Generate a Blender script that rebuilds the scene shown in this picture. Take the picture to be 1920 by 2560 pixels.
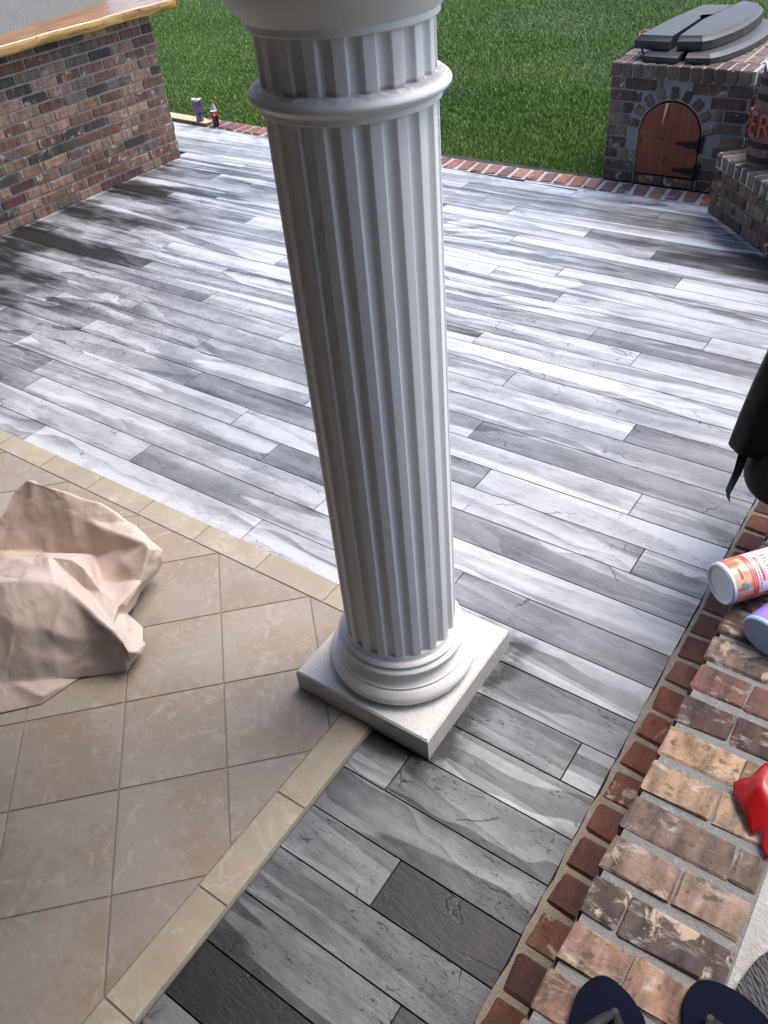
import bpy, bmesh, math, random
import numpy as np
from mathutils import Vector, Matrix, noise

for o in list(bpy.data.objects):
    bpy.data.objects.remove(o)
scn = bpy.context.scene
COL = scn.collection
U = 0.1524                      # plank width: the module of the patio
rnd = random.Random(7)

# ------------------------------------------------------------------ camera
cam = bpy.data.cameras.new('camera')
cam.sensor_fit = 'HORIZONTAL'
cam.sensor_width = 36.0
cam.lens = 2068.15 / 1920 * 36.0
cam.clip_start = 0.05
cam.clip_end = 500
camo = bpy.data.objects.new('camera', cam)
COL.objects.link(camo)
cr = Vector((0.81970695, 0.56748222, -0.07774602))
cu = Vector((-0.32150977, 0.56818668, 0.75749282))
cf = Vector((-0.47403796, 0.59592602, -0.64819765))
M = Matrix((cr, cu, -cf)).transposed().to_4x4()
M.translation = Vector((0.0, -5.72866, 2.23770))
camo.matrix_world = M
scn.camera = camo
scn.render.resolution_x = 768
scn.render.resolution_y = 1024

# ------------------------------------------------------------------ sky, sun, exposure
SUN_EL, SUN_AZ = math.radians(60), math.radians(24)      # azimuth measured from +Y towards +X
w = bpy.data.worlds.new('World')
scn.world = w
w.use_nodes = True
wn = w.node_tree
bg = wn.nodes['Background']
sky = wn.nodes.new('ShaderNodeTexSky')
sky.sky_type = 'NISHITA'
sky.sun_disc = False
sky.sun_elevation = SUN_EL
sky.sun_rotation = SUN_AZ
sky.air_density = 1.0
sky.dust_density = 2.5
sky.ozone_density = 1.0
wn.links.new(sky.outputs[0], bg.inputs[0])
bg.inputs[1].default_value = 0.15
sun = bpy.data.lights.new('sun', 'SUN')
sun.energy = 1.3
sun.angle = math.radians(34)
sun.color = (1.0, 0.93, 0.83)
suno = bpy.data.objects.new('sun', sun)
COL.objects.link(suno)
sd = Vector((math.sin(SUN_AZ) * math.cos(SUN_EL), math.cos(SUN_AZ) * math.cos(SUN_EL), math.sin(SUN_EL)))
suno.rotation_euler = sd.to_track_quat('Z', 'Y').to_euler()
suno.location = (3, 6, 9)
vs = scn.view_settings
vs.view_transform = 'Standard'
vs.look = 'None'
vs.exposure = 1.3
vs.gamma = 1.0
vs.use_curve_mapping = False


# ------------------------------------------------------------------ node helper
class G:
    def __init__(self, name):
        self.mat = bpy.data.materials.new(name)
        self.mat.use_nodes = True
        self.t = self.mat.node_tree
        self.b = self.t.nodes['Principled BSDF']

    def put(self, sock, v):
        if isinstance(v, bpy.types.NodeSocket):
            self.t.links.new(v, sock)
        elif isinstance(v, bpy.types.Node):
            self.t.links.new(v.outputs[0], sock)
        else:
            if sock.type == 'RGBA' and len(v) == 3:
                v = (*v, 1)
            sock.default_value = v

    def n(self, typ, props=None, **k):
        nd = self.t.nodes.new(typ)
        for a, b in (props or {}).items():
            setattr(nd, a, b)
        for a, b in k.items():
            key = int(a[1:]) if a[0] == 'i' and a[1:].isdigit() else a.replace('_', ' ')
            self.put(nd.inputs[key], b)
        return nd

    def m(self, op, a, b=0.0, c=None, clamp=False):
        nd = self.n('ShaderNodeMath', {'operation': op, 'use_clamp': clamp}, i0=a, i1=b)
        if c is not None:
            self.put(nd.inputs[2], c)
        return nd.outputs[0]

    def mix(self, f, a, b, mode='MIX'):
        nd = self.t.nodes.new('ShaderNodeMix')
        nd.data_type = 'RGBA'
        nd.blend_type = mode
        self.put(nd.inputs[0], f)
        self.put(nd.inputs[6], a)
        self.put(nd.inputs[7], b)
        return nd.outputs[2]

    def ramp(self, f, stops, interp='LINEAR'):
        nd = self.t.nodes.new('ShaderNodeValToRGB')
        nd.color_ramp.interpolation = interp
        e = nd.color_ramp.elements
        while len(e) < len(stops):
            e.new(0.5)
        for i, (p, c) in enumerate(stops):
            e[i].position = p
            e[i].color = (c, c, c, 1) if not hasattr(c, '__len__') else (*c, 1)
        self.put(nd.inputs[0], f)
        return nd.outputs[0]

    def step(self, v, a, b):
        nd = self.n('ShaderNodeMapRange', {'interpolation_type': 'SMOOTHSTEP'}, Value=v)
        nd.inputs[1].default_value = a
        nd.inputs[2].default_value = b
        return nd.outputs[0]

    def noise(self, vec, scale, detail=3.0, rough=0.5, dist=0.0):
        nd = self.n('ShaderNodeTexNoise', Scale=scale, Detail=detail, Roughness=rough, Distortion=dist)
        self.put(nd.inputs['Vector'], vec)
        return nd.outputs[0]

    def xyz(self, x, y, z):
        return self.n('ShaderNodeCombineXYZ', i0=x, i1=y, i2=z).outputs[0]

    def sep(self, v):
        s = self.n('ShaderNodeSeparateXYZ', i0=v)
        return s.outputs

    def pos(self):
        return self.n('ShaderNodeNewGeometry').outputs['Position']

    def obj(self):
        return self.n('ShaderNodeTexCoord').outputs['Object']

    def oi(self):
        return self.n('ShaderNodeObjectInfo')

    def bump(self, h, s=0.3, d=0.01):
        nd = self.n('ShaderNodeBump', Strength=s, Distance=d)
        self.put(nd.inputs['Height'], h)
        self.t.links.new(nd.outputs[0], self.b.inputs['Normal'])

    def col(self, c):
        self.put(self.b.inputs['Base Color'], c)

    def rough(self, r):
        self.put(self.b.inputs['Roughness'], r)

    def set(self, **k):
        for a, b in k.items():
            self.put(self.b.inputs[a.replace('_', ' ')], b)


def simple(name, col, rough=0.6, metal=0.0, var=0.12, scale=30, bump=0.15, **k):
    g = G(name)
    p = g.obj()
    n1 = g.noise(p, scale, 4)
    g.col(g.mix(n1, tuple(c * (1 - var * 2) for c in col), tuple(min(1, c * (1 + var * 2)) for c in col)))
    g.rough(rough)
    g.set(Metallic=metal, **k)
    if bump:
        g.bump(n1, bump, 0.003)
    return g.mat


def mat_plank():
    g = G('painted_overlay')
    p = g.sep(g.pos())
    x = g.m('DIVIDE', p[0], U)
    y = g.m('DIVIDE', p[1], U)
    oi = g.oi()
    c = g.n('ShaderNodeSeparateColor', i0=oi.outputs['Color'])
    tone, amp, seed = c.outputs[0], c.outputs[1], c.outputs[2]
    s1 = g.m('MULTIPLY', seed, 137.0)
    # long swept bands, crisp on one side and feathered on the other
    tilt = g.m('MULTIPLY', g.m('SUBTRACT', g.m('FRACT', g.m('MULTIPLY', seed, 7.31)), 0.42), 0.15)
    yt = g.m('ADD', y, g.m('MULTIPLY', x, tilt))
    sweep = g.xyz(g.m('ADD', g.m('MULTIPLY', x, 0.035), s1), g.m('ADD', g.m('MULTIPLY', yt, 0.85), s1), s1)
    n1 = g.noise(sweep, 1.0, 2.0, 0.35, 0.15)
    saw = g.m('FRACT', g.m('MULTIPLY', n1, 4.5))
    saw = g.ramp(saw, [(0.0, 1.0), (0.025, 0.0), (0.35, 0.12), (0.62, 0.62), (0.85, 0.72), (1.0, 1.0)])
    sweep2 = g.xyz(g.m('ADD', g.m('MULTIPLY', x, 0.12), s1), g.m('ADD', g.m('MULTIPLY', y, 1.3), s1), g.m('ADD', s1, 9.0))
    n2 = g.noise(sweep2, 1.0, 2.0, 0.5, 0.3)
    bold = g.m('MULTIPLY', g.m('SUBTRACT', saw, 0.5), g.m('MULTIPLY', amp, 0.85))
    soft = g.m('MULTIPLY', g.m('SUBTRACT', n2, 0.5), 0.5)
    blot = g.m('MULTIPLY', g.m('SUBTRACT', g.noise(g.xyz(x, g.m('MULTIPLY', y, 1.3), s1), 0.6, 6, 0.66), 0.5), 0.62)
    grain = g.m('MULTIPLY', g.m('SUBTRACT', g.noise(g.xyz(g.m('MULTIPLY', x, 1.6), g.m('MULTIPLY', y, 9.0), s1), 1.2, 5, 0.65), 0.5), 0.32)
    wob = g.noise(g.xyz(g.m('MULTIPLY', x, 0.16), g.m('MULTIPLY', y, 0.30), 2.2), 1.0, 3, 0.55)
    gl_ = g.noise(g.xyz(g.m('MULTIPLY', x, 0.045), g.m('ADD', g.m('MULTIPLY', y, 0.62), g.m('MULTIPLY', wob, 1.9)), 7.7), 1.0, 2.0, 0.4, 0.2)
    gsaw = g.ramp(g.m('FRACT', g.m('MULTIPLY', gl_, 7.0)), [(0.0, 1.0), (0.035, 0.05), (0.4, 0.2), (0.7, 0.7), (1.0, 1.0)])
    gmask = g.step(g.noise(g.xyz(g.m('MULTIPLY', x, 0.09), g.m('MULTIPLY', y, 0.16), 1.0), 1.0, 2), 0.38, 0.6)
    bleed = g.m('MULTIPLY', g.m('SUBTRACT', gsaw, 0.5), g.m('MULTIPLY', gmask, 0.36))
    tone = g.m('ADD', g.m('MULTIPLY', tone, 0.9), 0.04)
    v = g.m('ADD', g.m('ADD', tone, g.m('ADD', g.m('MULTIPLY', bold, 0.8), bleed)), g.m('ADD', g.m('ADD', soft, blot), g.m('ADD', grain, 0.03)))
    stroke = g.noise(g.xyz(g.m('ADD', g.m('MULTIPLY', x, 0.05), s1), g.m('ADD', g.m('MULTIPLY', g.m('ADD', y, g.m('MULTIPLY', x, g.m('MULTIPLY', tilt, 0.7))), 1.0), g.m('MULTIPLY', s1, 3.0)), g.m('ADD', s1, 31.0)), 1.0, 1.0, 0.4, 0.25)
    wst = g.m('MULTIPLY', g.step(stroke, 0.565, 0.578), g.m('MINIMUM', g.m('MULTIPLY', amp, 0.8), 0.36))
    v = g.m('SUBTRACT', v, g.m('MULTIPLY', wst, g.step(tone, 0.8, 0.5)))
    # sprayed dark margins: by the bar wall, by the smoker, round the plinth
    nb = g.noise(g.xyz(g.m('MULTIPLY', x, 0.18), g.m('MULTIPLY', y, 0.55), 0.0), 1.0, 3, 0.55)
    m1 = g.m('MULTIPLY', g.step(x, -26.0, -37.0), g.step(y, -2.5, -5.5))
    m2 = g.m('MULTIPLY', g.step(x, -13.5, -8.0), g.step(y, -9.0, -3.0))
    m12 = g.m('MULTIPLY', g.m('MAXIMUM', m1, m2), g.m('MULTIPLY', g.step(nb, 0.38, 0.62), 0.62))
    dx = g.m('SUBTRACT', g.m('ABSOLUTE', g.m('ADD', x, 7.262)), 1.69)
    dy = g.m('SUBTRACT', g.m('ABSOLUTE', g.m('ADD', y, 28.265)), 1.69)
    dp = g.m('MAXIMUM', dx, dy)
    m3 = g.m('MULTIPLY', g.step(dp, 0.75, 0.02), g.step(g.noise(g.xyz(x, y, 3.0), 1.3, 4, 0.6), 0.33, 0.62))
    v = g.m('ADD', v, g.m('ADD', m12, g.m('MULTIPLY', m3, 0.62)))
    # white feathered edge along the tile border, the wall foot and the brick edging
    ww = g.noise(g.xyz(g.m('MULTIPLY', x, 0.7), y, 5.0), 1.5, 3)
    e1 = g.m('MULTIPLY', g.step(y, -26.35, -26.85), g.step(x, -8.0, -9.0))
    e2 = g.m('MULTIPLY', g.step(g.m('ABSOLUTE', g.m('ADD', x, 39.2)), 0.28, 0.10), g.step(y, -3.5, -3.9))
    e3 = g.step(y, -0.45, -0.1)
    e4 = g.m('MULTIPLY', g.step(g.m('ABSOLUTE', g.m('ADD', g.m('ADD', x, y), 10.25)), 0.32, 0.12), g.step(y, -9.0, -6.0))
    we = g.m('MULTIPLY', g.m('MAXIMUM', g.m('MAXIMUM', e1, e2), g.m('MAXIMUM', e3, e4)), g.step(ww, 0.3, 0.55))
    v = g.m('SUBTRACT', v, g.m('MULTIPLY', we, 0.3))
    # chipped flecks and hairline tears of the trowelled skin
    fz = g.noise(g.xyz(g.m('MULTIPLY', x, 4.0), g.m('MULTIPLY', y, 9.5), s1), 1.7, 4, 0.6, 0.8)
    fm = g.step(g.noise(g.xyz(g.m('MULTIPLY', x, 0.5), g.m('MULTIPLY', y, 0.9), s1), 0.8, 2), 0.47, 0.63)
    pit = g.m('MULTIPLY', g.m('MULTIPLY', g.step(x, -20.0, -26.0), g.step(x, -36.0, -31.0)), g.m('MULTIPLY', g.step(y, -11.0, -15.0), g.step(y, -25.0, -21.0)))
    fleck = g.m('MAXIMUM', g.m('MULTIPLY', g.step(fz, 0.615, 0.66), fm), g.m('MULTIPLY', pit, g.step(fz, 0.575, 0.62)))
    vor = g.n('ShaderNodeTexVoronoi', {'feature': 'DISTANCE_TO_EDGE'}, Scale=0.42)
    warp = g.n('ShaderNodeTexNoise', Scale=0.9, Detail=4.0)
    g.put(warp.inputs['Vector'], g.xyz(x, y, s1))
    wv = g.n('ShaderNodeVectorMath', {'operation': 'ADD'}, i0=g.xyz(x, g.m('MULTIPLY', y, 1.9), s1))
    g.t.links.new(g.n('ShaderNodeVectorMath', {'operation': 'SCALE'}, i0=warp.outputs['Color'], Scale=2.2).outputs[0], wv.inputs[1])
    g.put(vor.inputs['Vector'], wv.outputs[0])
    crack = g.m('MULTIPLY', g.step(vor.outputs['Distance'], 0.016, 0.004), g.step(g.noise(g.xyz(x, g.m('MULTIPLY', y, 1.5), s1), 0.55, 3), 0.575, 0.63))
    fl = g.m('MAXIMUM', fleck, crack)
    v = g.m('ADD', v, g.m('MULTIPLY', fl, 0.30))
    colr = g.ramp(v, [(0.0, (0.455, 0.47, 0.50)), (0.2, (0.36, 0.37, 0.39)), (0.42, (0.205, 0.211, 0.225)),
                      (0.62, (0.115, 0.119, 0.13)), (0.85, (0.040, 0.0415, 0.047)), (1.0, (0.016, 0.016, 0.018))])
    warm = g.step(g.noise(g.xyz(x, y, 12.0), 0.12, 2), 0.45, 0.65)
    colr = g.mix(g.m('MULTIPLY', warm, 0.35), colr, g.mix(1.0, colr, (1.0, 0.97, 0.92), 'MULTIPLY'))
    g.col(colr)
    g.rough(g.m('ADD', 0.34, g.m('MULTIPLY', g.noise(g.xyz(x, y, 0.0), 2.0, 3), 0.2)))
    g.set(IOR=1.45)
    ridg = g.noise(g.xyz(g.m('MULTIPLY', x, 3.2), g.m('MULTIPLY', y, 9.0), s1), 1.3, 6, 0.68, 0.3)
    h = g.m('SUBTRACT', g.m('ADD', g.m('MULTIPLY', ridg, 0.55), g.m('MULTIPLY', g.noise(g.xyz(x, y, s1), 0.9, 3), 0.5)), g.m('MULTIPLY', fl, 0.35))
    g.bump(h, 0.5, 0.008)
    return g.mat


def mat_brick(name='brick_clay', patch=0.5, bands=1.0, bloom=0.0):
    g = G(name)
    oi = g.oi()
    s = g.m('MULTIPLY', oi.outputs['Random'], 61.0)
    q = g.sep(g.obj())
    band = g.noise(g.xyz(g.m('MULTIPLY', q[0], 26.0), g.m('MULTIPLY', q[2], 5.0), g.m('ADD', g.m('MULTIPLY', q[1], 9.0), s)), 1.0, 3, 0.6)
    fine = g.noise(g.xyz(g.m('ADD', q[0], s), q[1], q[2]), 110.0, 4, 0.65)
    base = oi.outputs['Color']
    k = g.m('ADD', g.m('MULTIPLY', g.m('SUBTRACT', band, 0.5), 2.6 * bands), g.m('MULTIPLY', g.m('SUBTRACT', fine, 0.5), 1.0))
    k = g.m('ADD', k, 1.0)
    c = g.mix(1.0, base, g.xyz(k, k, k), 'MULTIPLY')
    pn = g.noise(g.xyz(g.m('MULTIPLY', q[0], 18.0), g.m('MULTIPLY', q[1], 14.0), g.m('ADD', g.m('MULTIPLY', q[2], 14.0), s)), 1.0, 4, 0.6, 0.6)
    rp = g.m('FRACT', g.m('MULTIPLY', oi.outputs['Random'], 17.3))
    pm = g.m('MULTIPLY', g.step(pn, 0.565, 0.64), g.m('MULTIPLY', g.step(rp, 1.0 - patch, 1.0 - patch * 0.6), 0.8))
    c = g.mix(pm, c, (0.44, 0.35, 0.25))
    dn = g.noise(g.xyz(g.m('MULTIPLY', q[0], 40.0), g.m('MULTIPLY', q[1], 40.0), g.m('SUBTRACT', g.m('MULTIPLY', q[2], 30.0), s)), 1.0, 3)
    c = g.mix(g.m('MULTIPLY', g.step(dn, 0.6, 0.68), 0.65), c, (0.035, 0.026, 0.022))
    if bloom:
        bl = g.noise(g.xyz(g.m('ADD', g.m('MULTIPLY', q[0], 11.0), s), g.m('MULTIPLY', q[1], 22.0), s), 1.0, 6, 0.72, 0.6)
        c = g.mix(g.m('MULTIPLY', g.step(bl, 0.52, 0.68), bloom), c, (0.50, 0.46, 0.42))
        ck = None
    if False:
        ck = g.noise(g.xyz(g.m('MULTIPLY', q[0], 9.0), g.m('MULTIPLY', q[1], 16.0), g.m('ADD', s, 4.0)), 1.0, 4, 0.6, 0.4)
        c = g.mix(g.m('MULTIPLY', g.step(g.m('ABSOLUTE', g.m('SUBTRACT', ck, 0.5)), 0.012, 0.002), 0.5), c, (0.42, 0.39, 0.36))
    g.col(c)
    g.rough(0.85)
    g.bump(g.m('ADD', g.m('MULTIPLY', fine, 0.6), g.m('ADD', g.m('MULTIPLY', band, 0.5), g.m('MULTIPLY', dn, -0.4))), 0.55, 0.006)
    return g.mat


def mat_mortar(name, a, b):
    g = G(name)
    p = g.pos()
    n1 = g.noise(p, 9.0, 4)
    n2 = g.noise(p, 160.0, 4, 0.7)
    g.col(g.mix(g.m('ADD', g.m('MULTIPLY', n1, 0.6), g.m('MULTIPLY', n2, 0.4)), a, b))
    n3 = g.noise(p, 38.0, 5, 0.7, 0.5)
    cr_ = g.step(n3, 0.56, 0.66)
    g.col(g.mix(g.m('MULTIPLY', cr_, 0.45), g.mix(g.m('ADD', g.m('MULTIPLY', n1, 0.6), g.m('MULTIPLY', n2, 0.4)), a, b), tuple(min(1, t * 1.45) for t in b)))
    g.rough(0.92)
    g.bump(g.m('ADD', g.m('MULTIPLY', n2, 0.6), g.m('ADD', n1, g.m('MULTIPLY', n3, 1.2))), 0.8, 0.007)
    return g.mat


def mat_tile(border=False):
    g = G('border_tile_glaze' if border else 'tile_glaze')
    oi = g.oi()
    s = g.m('MULTIPLY', oi.outputs['Random'], 77.0)
    q = g.sep(g.pos())
    v = g.xyz(q[0], q[1], s)
    a = g.noise(v, 5.0, 5, 0.62, 0.4)
    b = g.noise(v, 26.0, 5, 0.7, 0.6)
    cval = g.m('ADD', g.m('MULTIPLY', a, 0.6), g.m('MULTIPLY', b, 0.4))
    if border:
        c = g.ramp(cval, [(0.3, (0.285, 0.235, 0.168)), (0.5, (0.325, 0.28, 0.208)), (0.7, (0.38, 0.335, 0.265))])
        vn = g.noise(g.xyz(g.m('MULTIPLY', g.m('ADD', q[0], q[1]), 1.0), g.m('MULTIPLY', g.m('SUBTRACT', q[0], q[1]), 1.0), s), 4.0, 4, 0.6, 1.4)
        vein = g.m('MULTIPLY', g.step(g.m('ABSOLUTE', g.m('SUBTRACT', vn, 0.5)), 0.03, 0.002), g.step(a, 0.45, 0.6))
        c = g.mix(g.m('MULTIPLY', vein, 0.4), c, (0.50, 0.45, 0.37))
    else:
        big = g.noise(v, 3.2, 3, 0.5, 0.3)
        c = g.mix(b, (0.25, 0.215, 0.18), (0.32, 0.28, 0.238))
        och = g.m('MULTIPLY', g.step(g.m('ADD', g.m('MULTIPLY', big, 0.55), g.m('MULTIPLY', g.noise(v, 34.0, 5, 0.75, 0.5), 0.45)), 0.46, 0.57), 0.55)
        c = g.mix(och, c, g.mix(g.noise(v, 60.0, 3), (0.20, 0.14, 0.088), (0.28, 0.21, 0.142)))
        pale = g.m('MULTIPLY', g.step(g.noise(v, 15.0, 5, 0.7, 0.9), 0.56, 0.62), 0.4)
        c = g.mix(pale, c, (0.39, 0.35, 0.305))
        sp = g.step(g.noise(v, 120.0, 2), 0.73, 0.76)
        c = g.mix(g.m('MULTIPLY', sp, 0.5), c, (0.16, 0.09, 0.05))
    tone = g.m('ADD', 0.93, g.m('MULTIPLY', oi.outputs['Random'], 0.14))
    g.col(g.mix(1.0, c, g.xyz(tone, tone, tone), 'MULTIPLY'))
    g.rough(g.m('ADD', 0.42, g.m('MULTIPLY', b, 0.2)))
    g.bump(g.m('ADD', b, g.m('MULTIPLY', a, 0.8)), 0.16, 0.004)
    return g.mat


def mat_wood(name, c1, c2, c3, axis=1, rough=0.35, coat=0.0, scale=1.0, knots=True):
    g = G(name)
    q = g.sep(g.obj())
    along, a2, a3 = q[axis], q[(axis + 1) % 3], q[(axis + 2) % 3]
    v = g.xyz(g.m('MULTIPLY', along, 1.6 * scale), g.m('MULTIPLY', a2, 16.0 * scale), g.m('MULTIPLY', a3, 16.0 * scale))
    n1 = g.noise(v, 1.0, 4, 0.6, 1.2)
    n2 = g.noise(v, 5.0, 4, 0.7, 0.4)
    c = g.ramp(g.m('ADD', g.m('MULTIPLY', n1, 0.7), g.m('MULTIPLY', n2, 0.3)), [(0.33, c1), (0.5, c2), (0.67, c3)])
    if knots:
        kn = g.noise(g.xyz(g.m('MULTIPLY', along, 5.0 * scale), g.m('MULTIPLY', a2, 8.0 * scale), g.m('MULTIPLY', a3, 8.0 * scale)), 1.0, 2, 0.5, 0.5)
        c = g.mix(g.m('MULTIPLY', g.step(kn, 0.64, 0.72), 0.8), c, tuple(t * 0.3 for t in c1))
    g.col(c)
    g.rough(rough)
    g.set(Coat_Weight=coat, Coat_Roughness=0.08)
    g.bump(n2, 0.15, 0.002)
    return g.mat


def mat_column():
    g = G('column_paint')
    p = g.pos()
    q = g.sep(p)
    n1 = g.noise(p, 7.0, 3)
    n2 = g.noise(p, 220.0, 3, 0.6)
    c = g.mix(n1, (0.79, 0.78, 0.765), (0.84, 0.83, 0.815))
    dn = g.noise(g.xyz(q[0], q[1], g.m('MULTIPLY', q[2], 0.3)), 14.0, 4, 0.7)
    ledge = g.m('MULTIPLY', g.step(g.m('ABSOLUTE', g.m('SUBTRACT', q[2], 1.842)), 0.010, 0.002), g.step(dn, 0.4, 0.6))
    c = g.mix(g.m('MULTIPLY', ledge, 0.55), c, (0.13, 0.10, 0.075))
    g.col(c)
    g.rough(0.62)
    g.bump(g.m('ADD', g.m('MULTIPLY', n2, 0.5), g.m('MULTIPLY', g.noise(p, 40.0, 3), 0.5)), 0.28, 0.004)
    return g.mat


def mat_grass():
    g = G('grass_blade')
    geo = g.n('ShaderNodeNewGeometry')
    p = geo.outputs['Position']
    big = g.noise(p, 0.55, 3, 0.55)
    mid = g.noise(p, 4.0, 3)
    r = geo.outputs['Random Per Island']
    v = g.m('ADD', g.m('ADD', g.m('MULTIPLY', big, 0.7), g.m('MULTIPLY', mid, 0.35)), g.m('MULTIPLY', g.m('SUBTRACT', r, 0.5), 0.55))
    c = g.ramp(v, [(0.12, (0.055, 0.105, 0.011)), (0.45, (0.090, 0.178, 0.017)), (0.7, (0.140, 0.240, 0.026)), (0.95, (0.26, 0.30, 0.08))])
    g.col(c)
    g.rough(0.5)
    g.set(Transmission_Weight=0.0)
    g.b.inputs['Subsurface Weight'].default_value = 0.0
    return g.mat


MAT = {}
MAT['plank'] = mat_plank()
MAT['brick'] = mat_brick('brick_clay', 0.5, 1.0)
MAT['brick_step'] = mat_brick('brick_step_clay', 0.22, 1.1, 0.5)
MAT['brick_paver'] = mat_brick('brick_paver_clay', 0.15, 0.5)
MAT['mortar'] = mat_mortar('mortar_grey', (0.125, 0.125, 0.123), (0.225, 0.225, 0.22))
MAT['mortar_bar'] = mat_mortar('mortar_bar', (0.15, 0.15, 0.145), (0.30, 0.295, 0.285))
MAT['mortar_pale'] = mat_mortar('mortar_pale', (0.27, 0.26, 0.25), (0.44, 0.43, 0.41))
MAT['mortar_tan'] = mat_mortar('mortar_tan', (0.20, 0.17, 0.125), (0.33, 0.29, 0.22))
MAT['slab_base'] = mat_mortar('slab_base', (0.015, 0.015, 0.017), (0.04, 0.04, 0.045))
MAT['tile'] = mat_tile()
MAT['border'] = mat_tile(True)
MAT['grout'] = mat_mortar('tile_grout', (0.21, 0.18, 0.15), (0.30, 0.265, 0.225))
MAT['column'] = mat_column()
MAT['grass'] = mat_grass()
MAT['soil'] = mat_mortar('lawn_soil', (0.025, 0.04, 0.012), (0.05, 0.075, 0.02))
MAT['slab_wood'] = mat_wood('bar_slab_wood', (0.09, 0.03, 0.008), (0.26, 0.11, 0.028), (0.42, 0.21, 0.065), 1, 0.32, 0.15, 1.0)
MAT['slab_edge'] = mat_wood('bar_slab_edge', (0.08, 0.03, 0.008), (0.36, 0.20, 0.055), (0.58, 0.40, 0.17), 1, 0.3, 0.4, 0.9)
MAT['door_wood'] = mat_wood('cedar_door', (0.075, 0.017, 0.007), (0.145, 0.036, 0.012), (0.21, 0.064, 0.021), 2, 0.6, 0.0, 1.6)
MAT['board_wood'] = mat_wood('pine_board', (0.42, 0.29, 0.14), (0.55, 0.41, 0.22), (0.62, 0.48, 0.28), 0, 0.55, 0.0, 1.5, False)
MAT['board_edge'] = mat_wood('ply_edge', (0.10, 0.06, 0.03), (0.17, 0.10, 0.05), (0.24, 0.15, 0.08), 0, 0.7, 0.0, 2.0, False)
MAT['iron'] = simple('black_iron', (0.012, 0.012, 0.013), 0.5, 0.6)
MAT['resin'] = simple('dark_resin', (0.020, 0.021, 0.022), 0.5, 0, 0.08, 180, 0.35)
MAT['paper'] = None
MAT['stucco'] = mat_mortar('house_stucco', (0.34, 0.33, 0.30), (0.42, 0.40, 0.37))
MAT['ceiling'] = simple('stained_ceiling', (0.09, 0.083, 0.077), 0.7)  # dark tone chosen to cut light bounced under the roof
MAT['house_brick'] = mat_mortar('house_cladding', (0.11, 0.105, 0.10), (0.17, 0.165, 0.155))
MAT['roof_white'] = simple('porch_paint', (0.42, 0.40, 0.37), 0.6)
MAT['navy'] = simple('navy_foam', (0.004, 0.006, 0.014), 0.95, 0, 0.1, 300, 0.3)
MAT['navy'].node_tree.nodes['Principled BSDF'].inputs['Specular IOR Level'].default_value = 0.08
MAT['strap'] = simple('dark_rubber', (0.02, 0.02, 0.022), 0.5)
MAT['strap'].node_tree.nodes['Principled BSDF'].inputs['Specular IOR Level'].default_value = 0.15
MAT['teal'] = simple('teal_midsole', (0.03, 0.09, 0.10), 0.6)
MAT['cover'] = simple('black_vinyl', (0.004, 0.004, 0.004), 0.5, 0, 0.1, 60, 0.1)
MAT['cover'].node_tree.nodes['Principled BSDF'].inputs['Specular IOR Level'].default_value = 0.15
MAT['red'] = simple('red_satin', (0.34, 0.008, 0.010), 0.28, 0, 0.05, 40, 0.05)
MAT['caulk'] = simple('grey_caulk', (0.16, 0.15, 0.13), 0.6)


# ------------------------------------------------------------------ mesh helpers
def link(o, parent=None):
    COL.objects.link(o)
    if parent is not None:
        o.parent = parent
    return o


def mesh_from(name, verts, faces, mat=None, smooth=False):
    me = bpy.data.meshes.new(name)
    me.from_pydata([tuple(v) for v in verts], [], faces)
    me.update()
    if mat is not None:
        me.materials.append(mat)
    if smooth:
        me.polygons.foreach_set('use_smooth', [True] * len(me.polygons))
    return me


def add(name, me, parent=None, loc=(0, 0, 0), rot=(0, 0, 0)):
    o = bpy.data.objects.new(name, me)
    o.location = loc
    o.rotation_euler = rot
    return link(o, parent)


def tag(o, label=None, cat=None, group=None, kind=None):
    if label: o['label'] = label
    if cat: o['category'] = cat
    if group: o['group'] = group
    if kind: o['kind'] = kind
    return o


def empty(name, loc=(0, 0, 0), rz=0.0):
    o = bpy.data.objects.new(name, None)
    o.empty_display_size = 0.1
    o.location = loc
    o.rotation_euler = (0, 0, rz)
    return link(o)


def bm_mesh(name, bm, mat=None, smooth=False):
    me = bpy.data.meshes.new(name)
    bmesh.ops.recalc_face_normals(bm, faces=bm.faces)
    bm.to_mesh(me)
    bm.free()
    if mat is not None:
        me.materials.append(mat)
    if smooth:
        me.polygons.foreach_set('use_smooth', [True] * len(me.polygons))
    return me


def box_mesh(name, size, mat, bevel=0.0, jitter=0.0, seed=0):
    bm = bmesh.new()
    bmesh.ops.create_cube(bm, size=1.0)
    for v in bm.verts:
        v.co = Vector((v.co.x * size[0], v.co.y * size[1], v.co.z * size[2]))
    if bevel:
        bmesh.ops.bevel(bm, geom=bm.edges[:], offset=bevel, segments=1, affect='EDGES', profile=0.6)
    if jitter:
        rr = random.Random(seed)
        for v in bm.verts:
            v.co += Vector((rr.uniform(-1, 1), rr.uniform(-1, 1), rr.uniform(-1, 1))) * jitter
    return bm_mesh(name, bm, mat)


def box(name, lo, hi, mat, parent=None, bevel=0.0, off=(0, 0, 0)):
    """box from corner to corner, given in the parent's frame; off is the parent's location to subtract"""
    size = [hi[i] - lo[i] for i in range(3)]
    ctr = [(hi[i] + lo[i]) / 2 - off[i] for i in range(3)]
    return add(name, box_mesh(name, size, mat, bevel), parent, ctr)


_cache = {}


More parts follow.
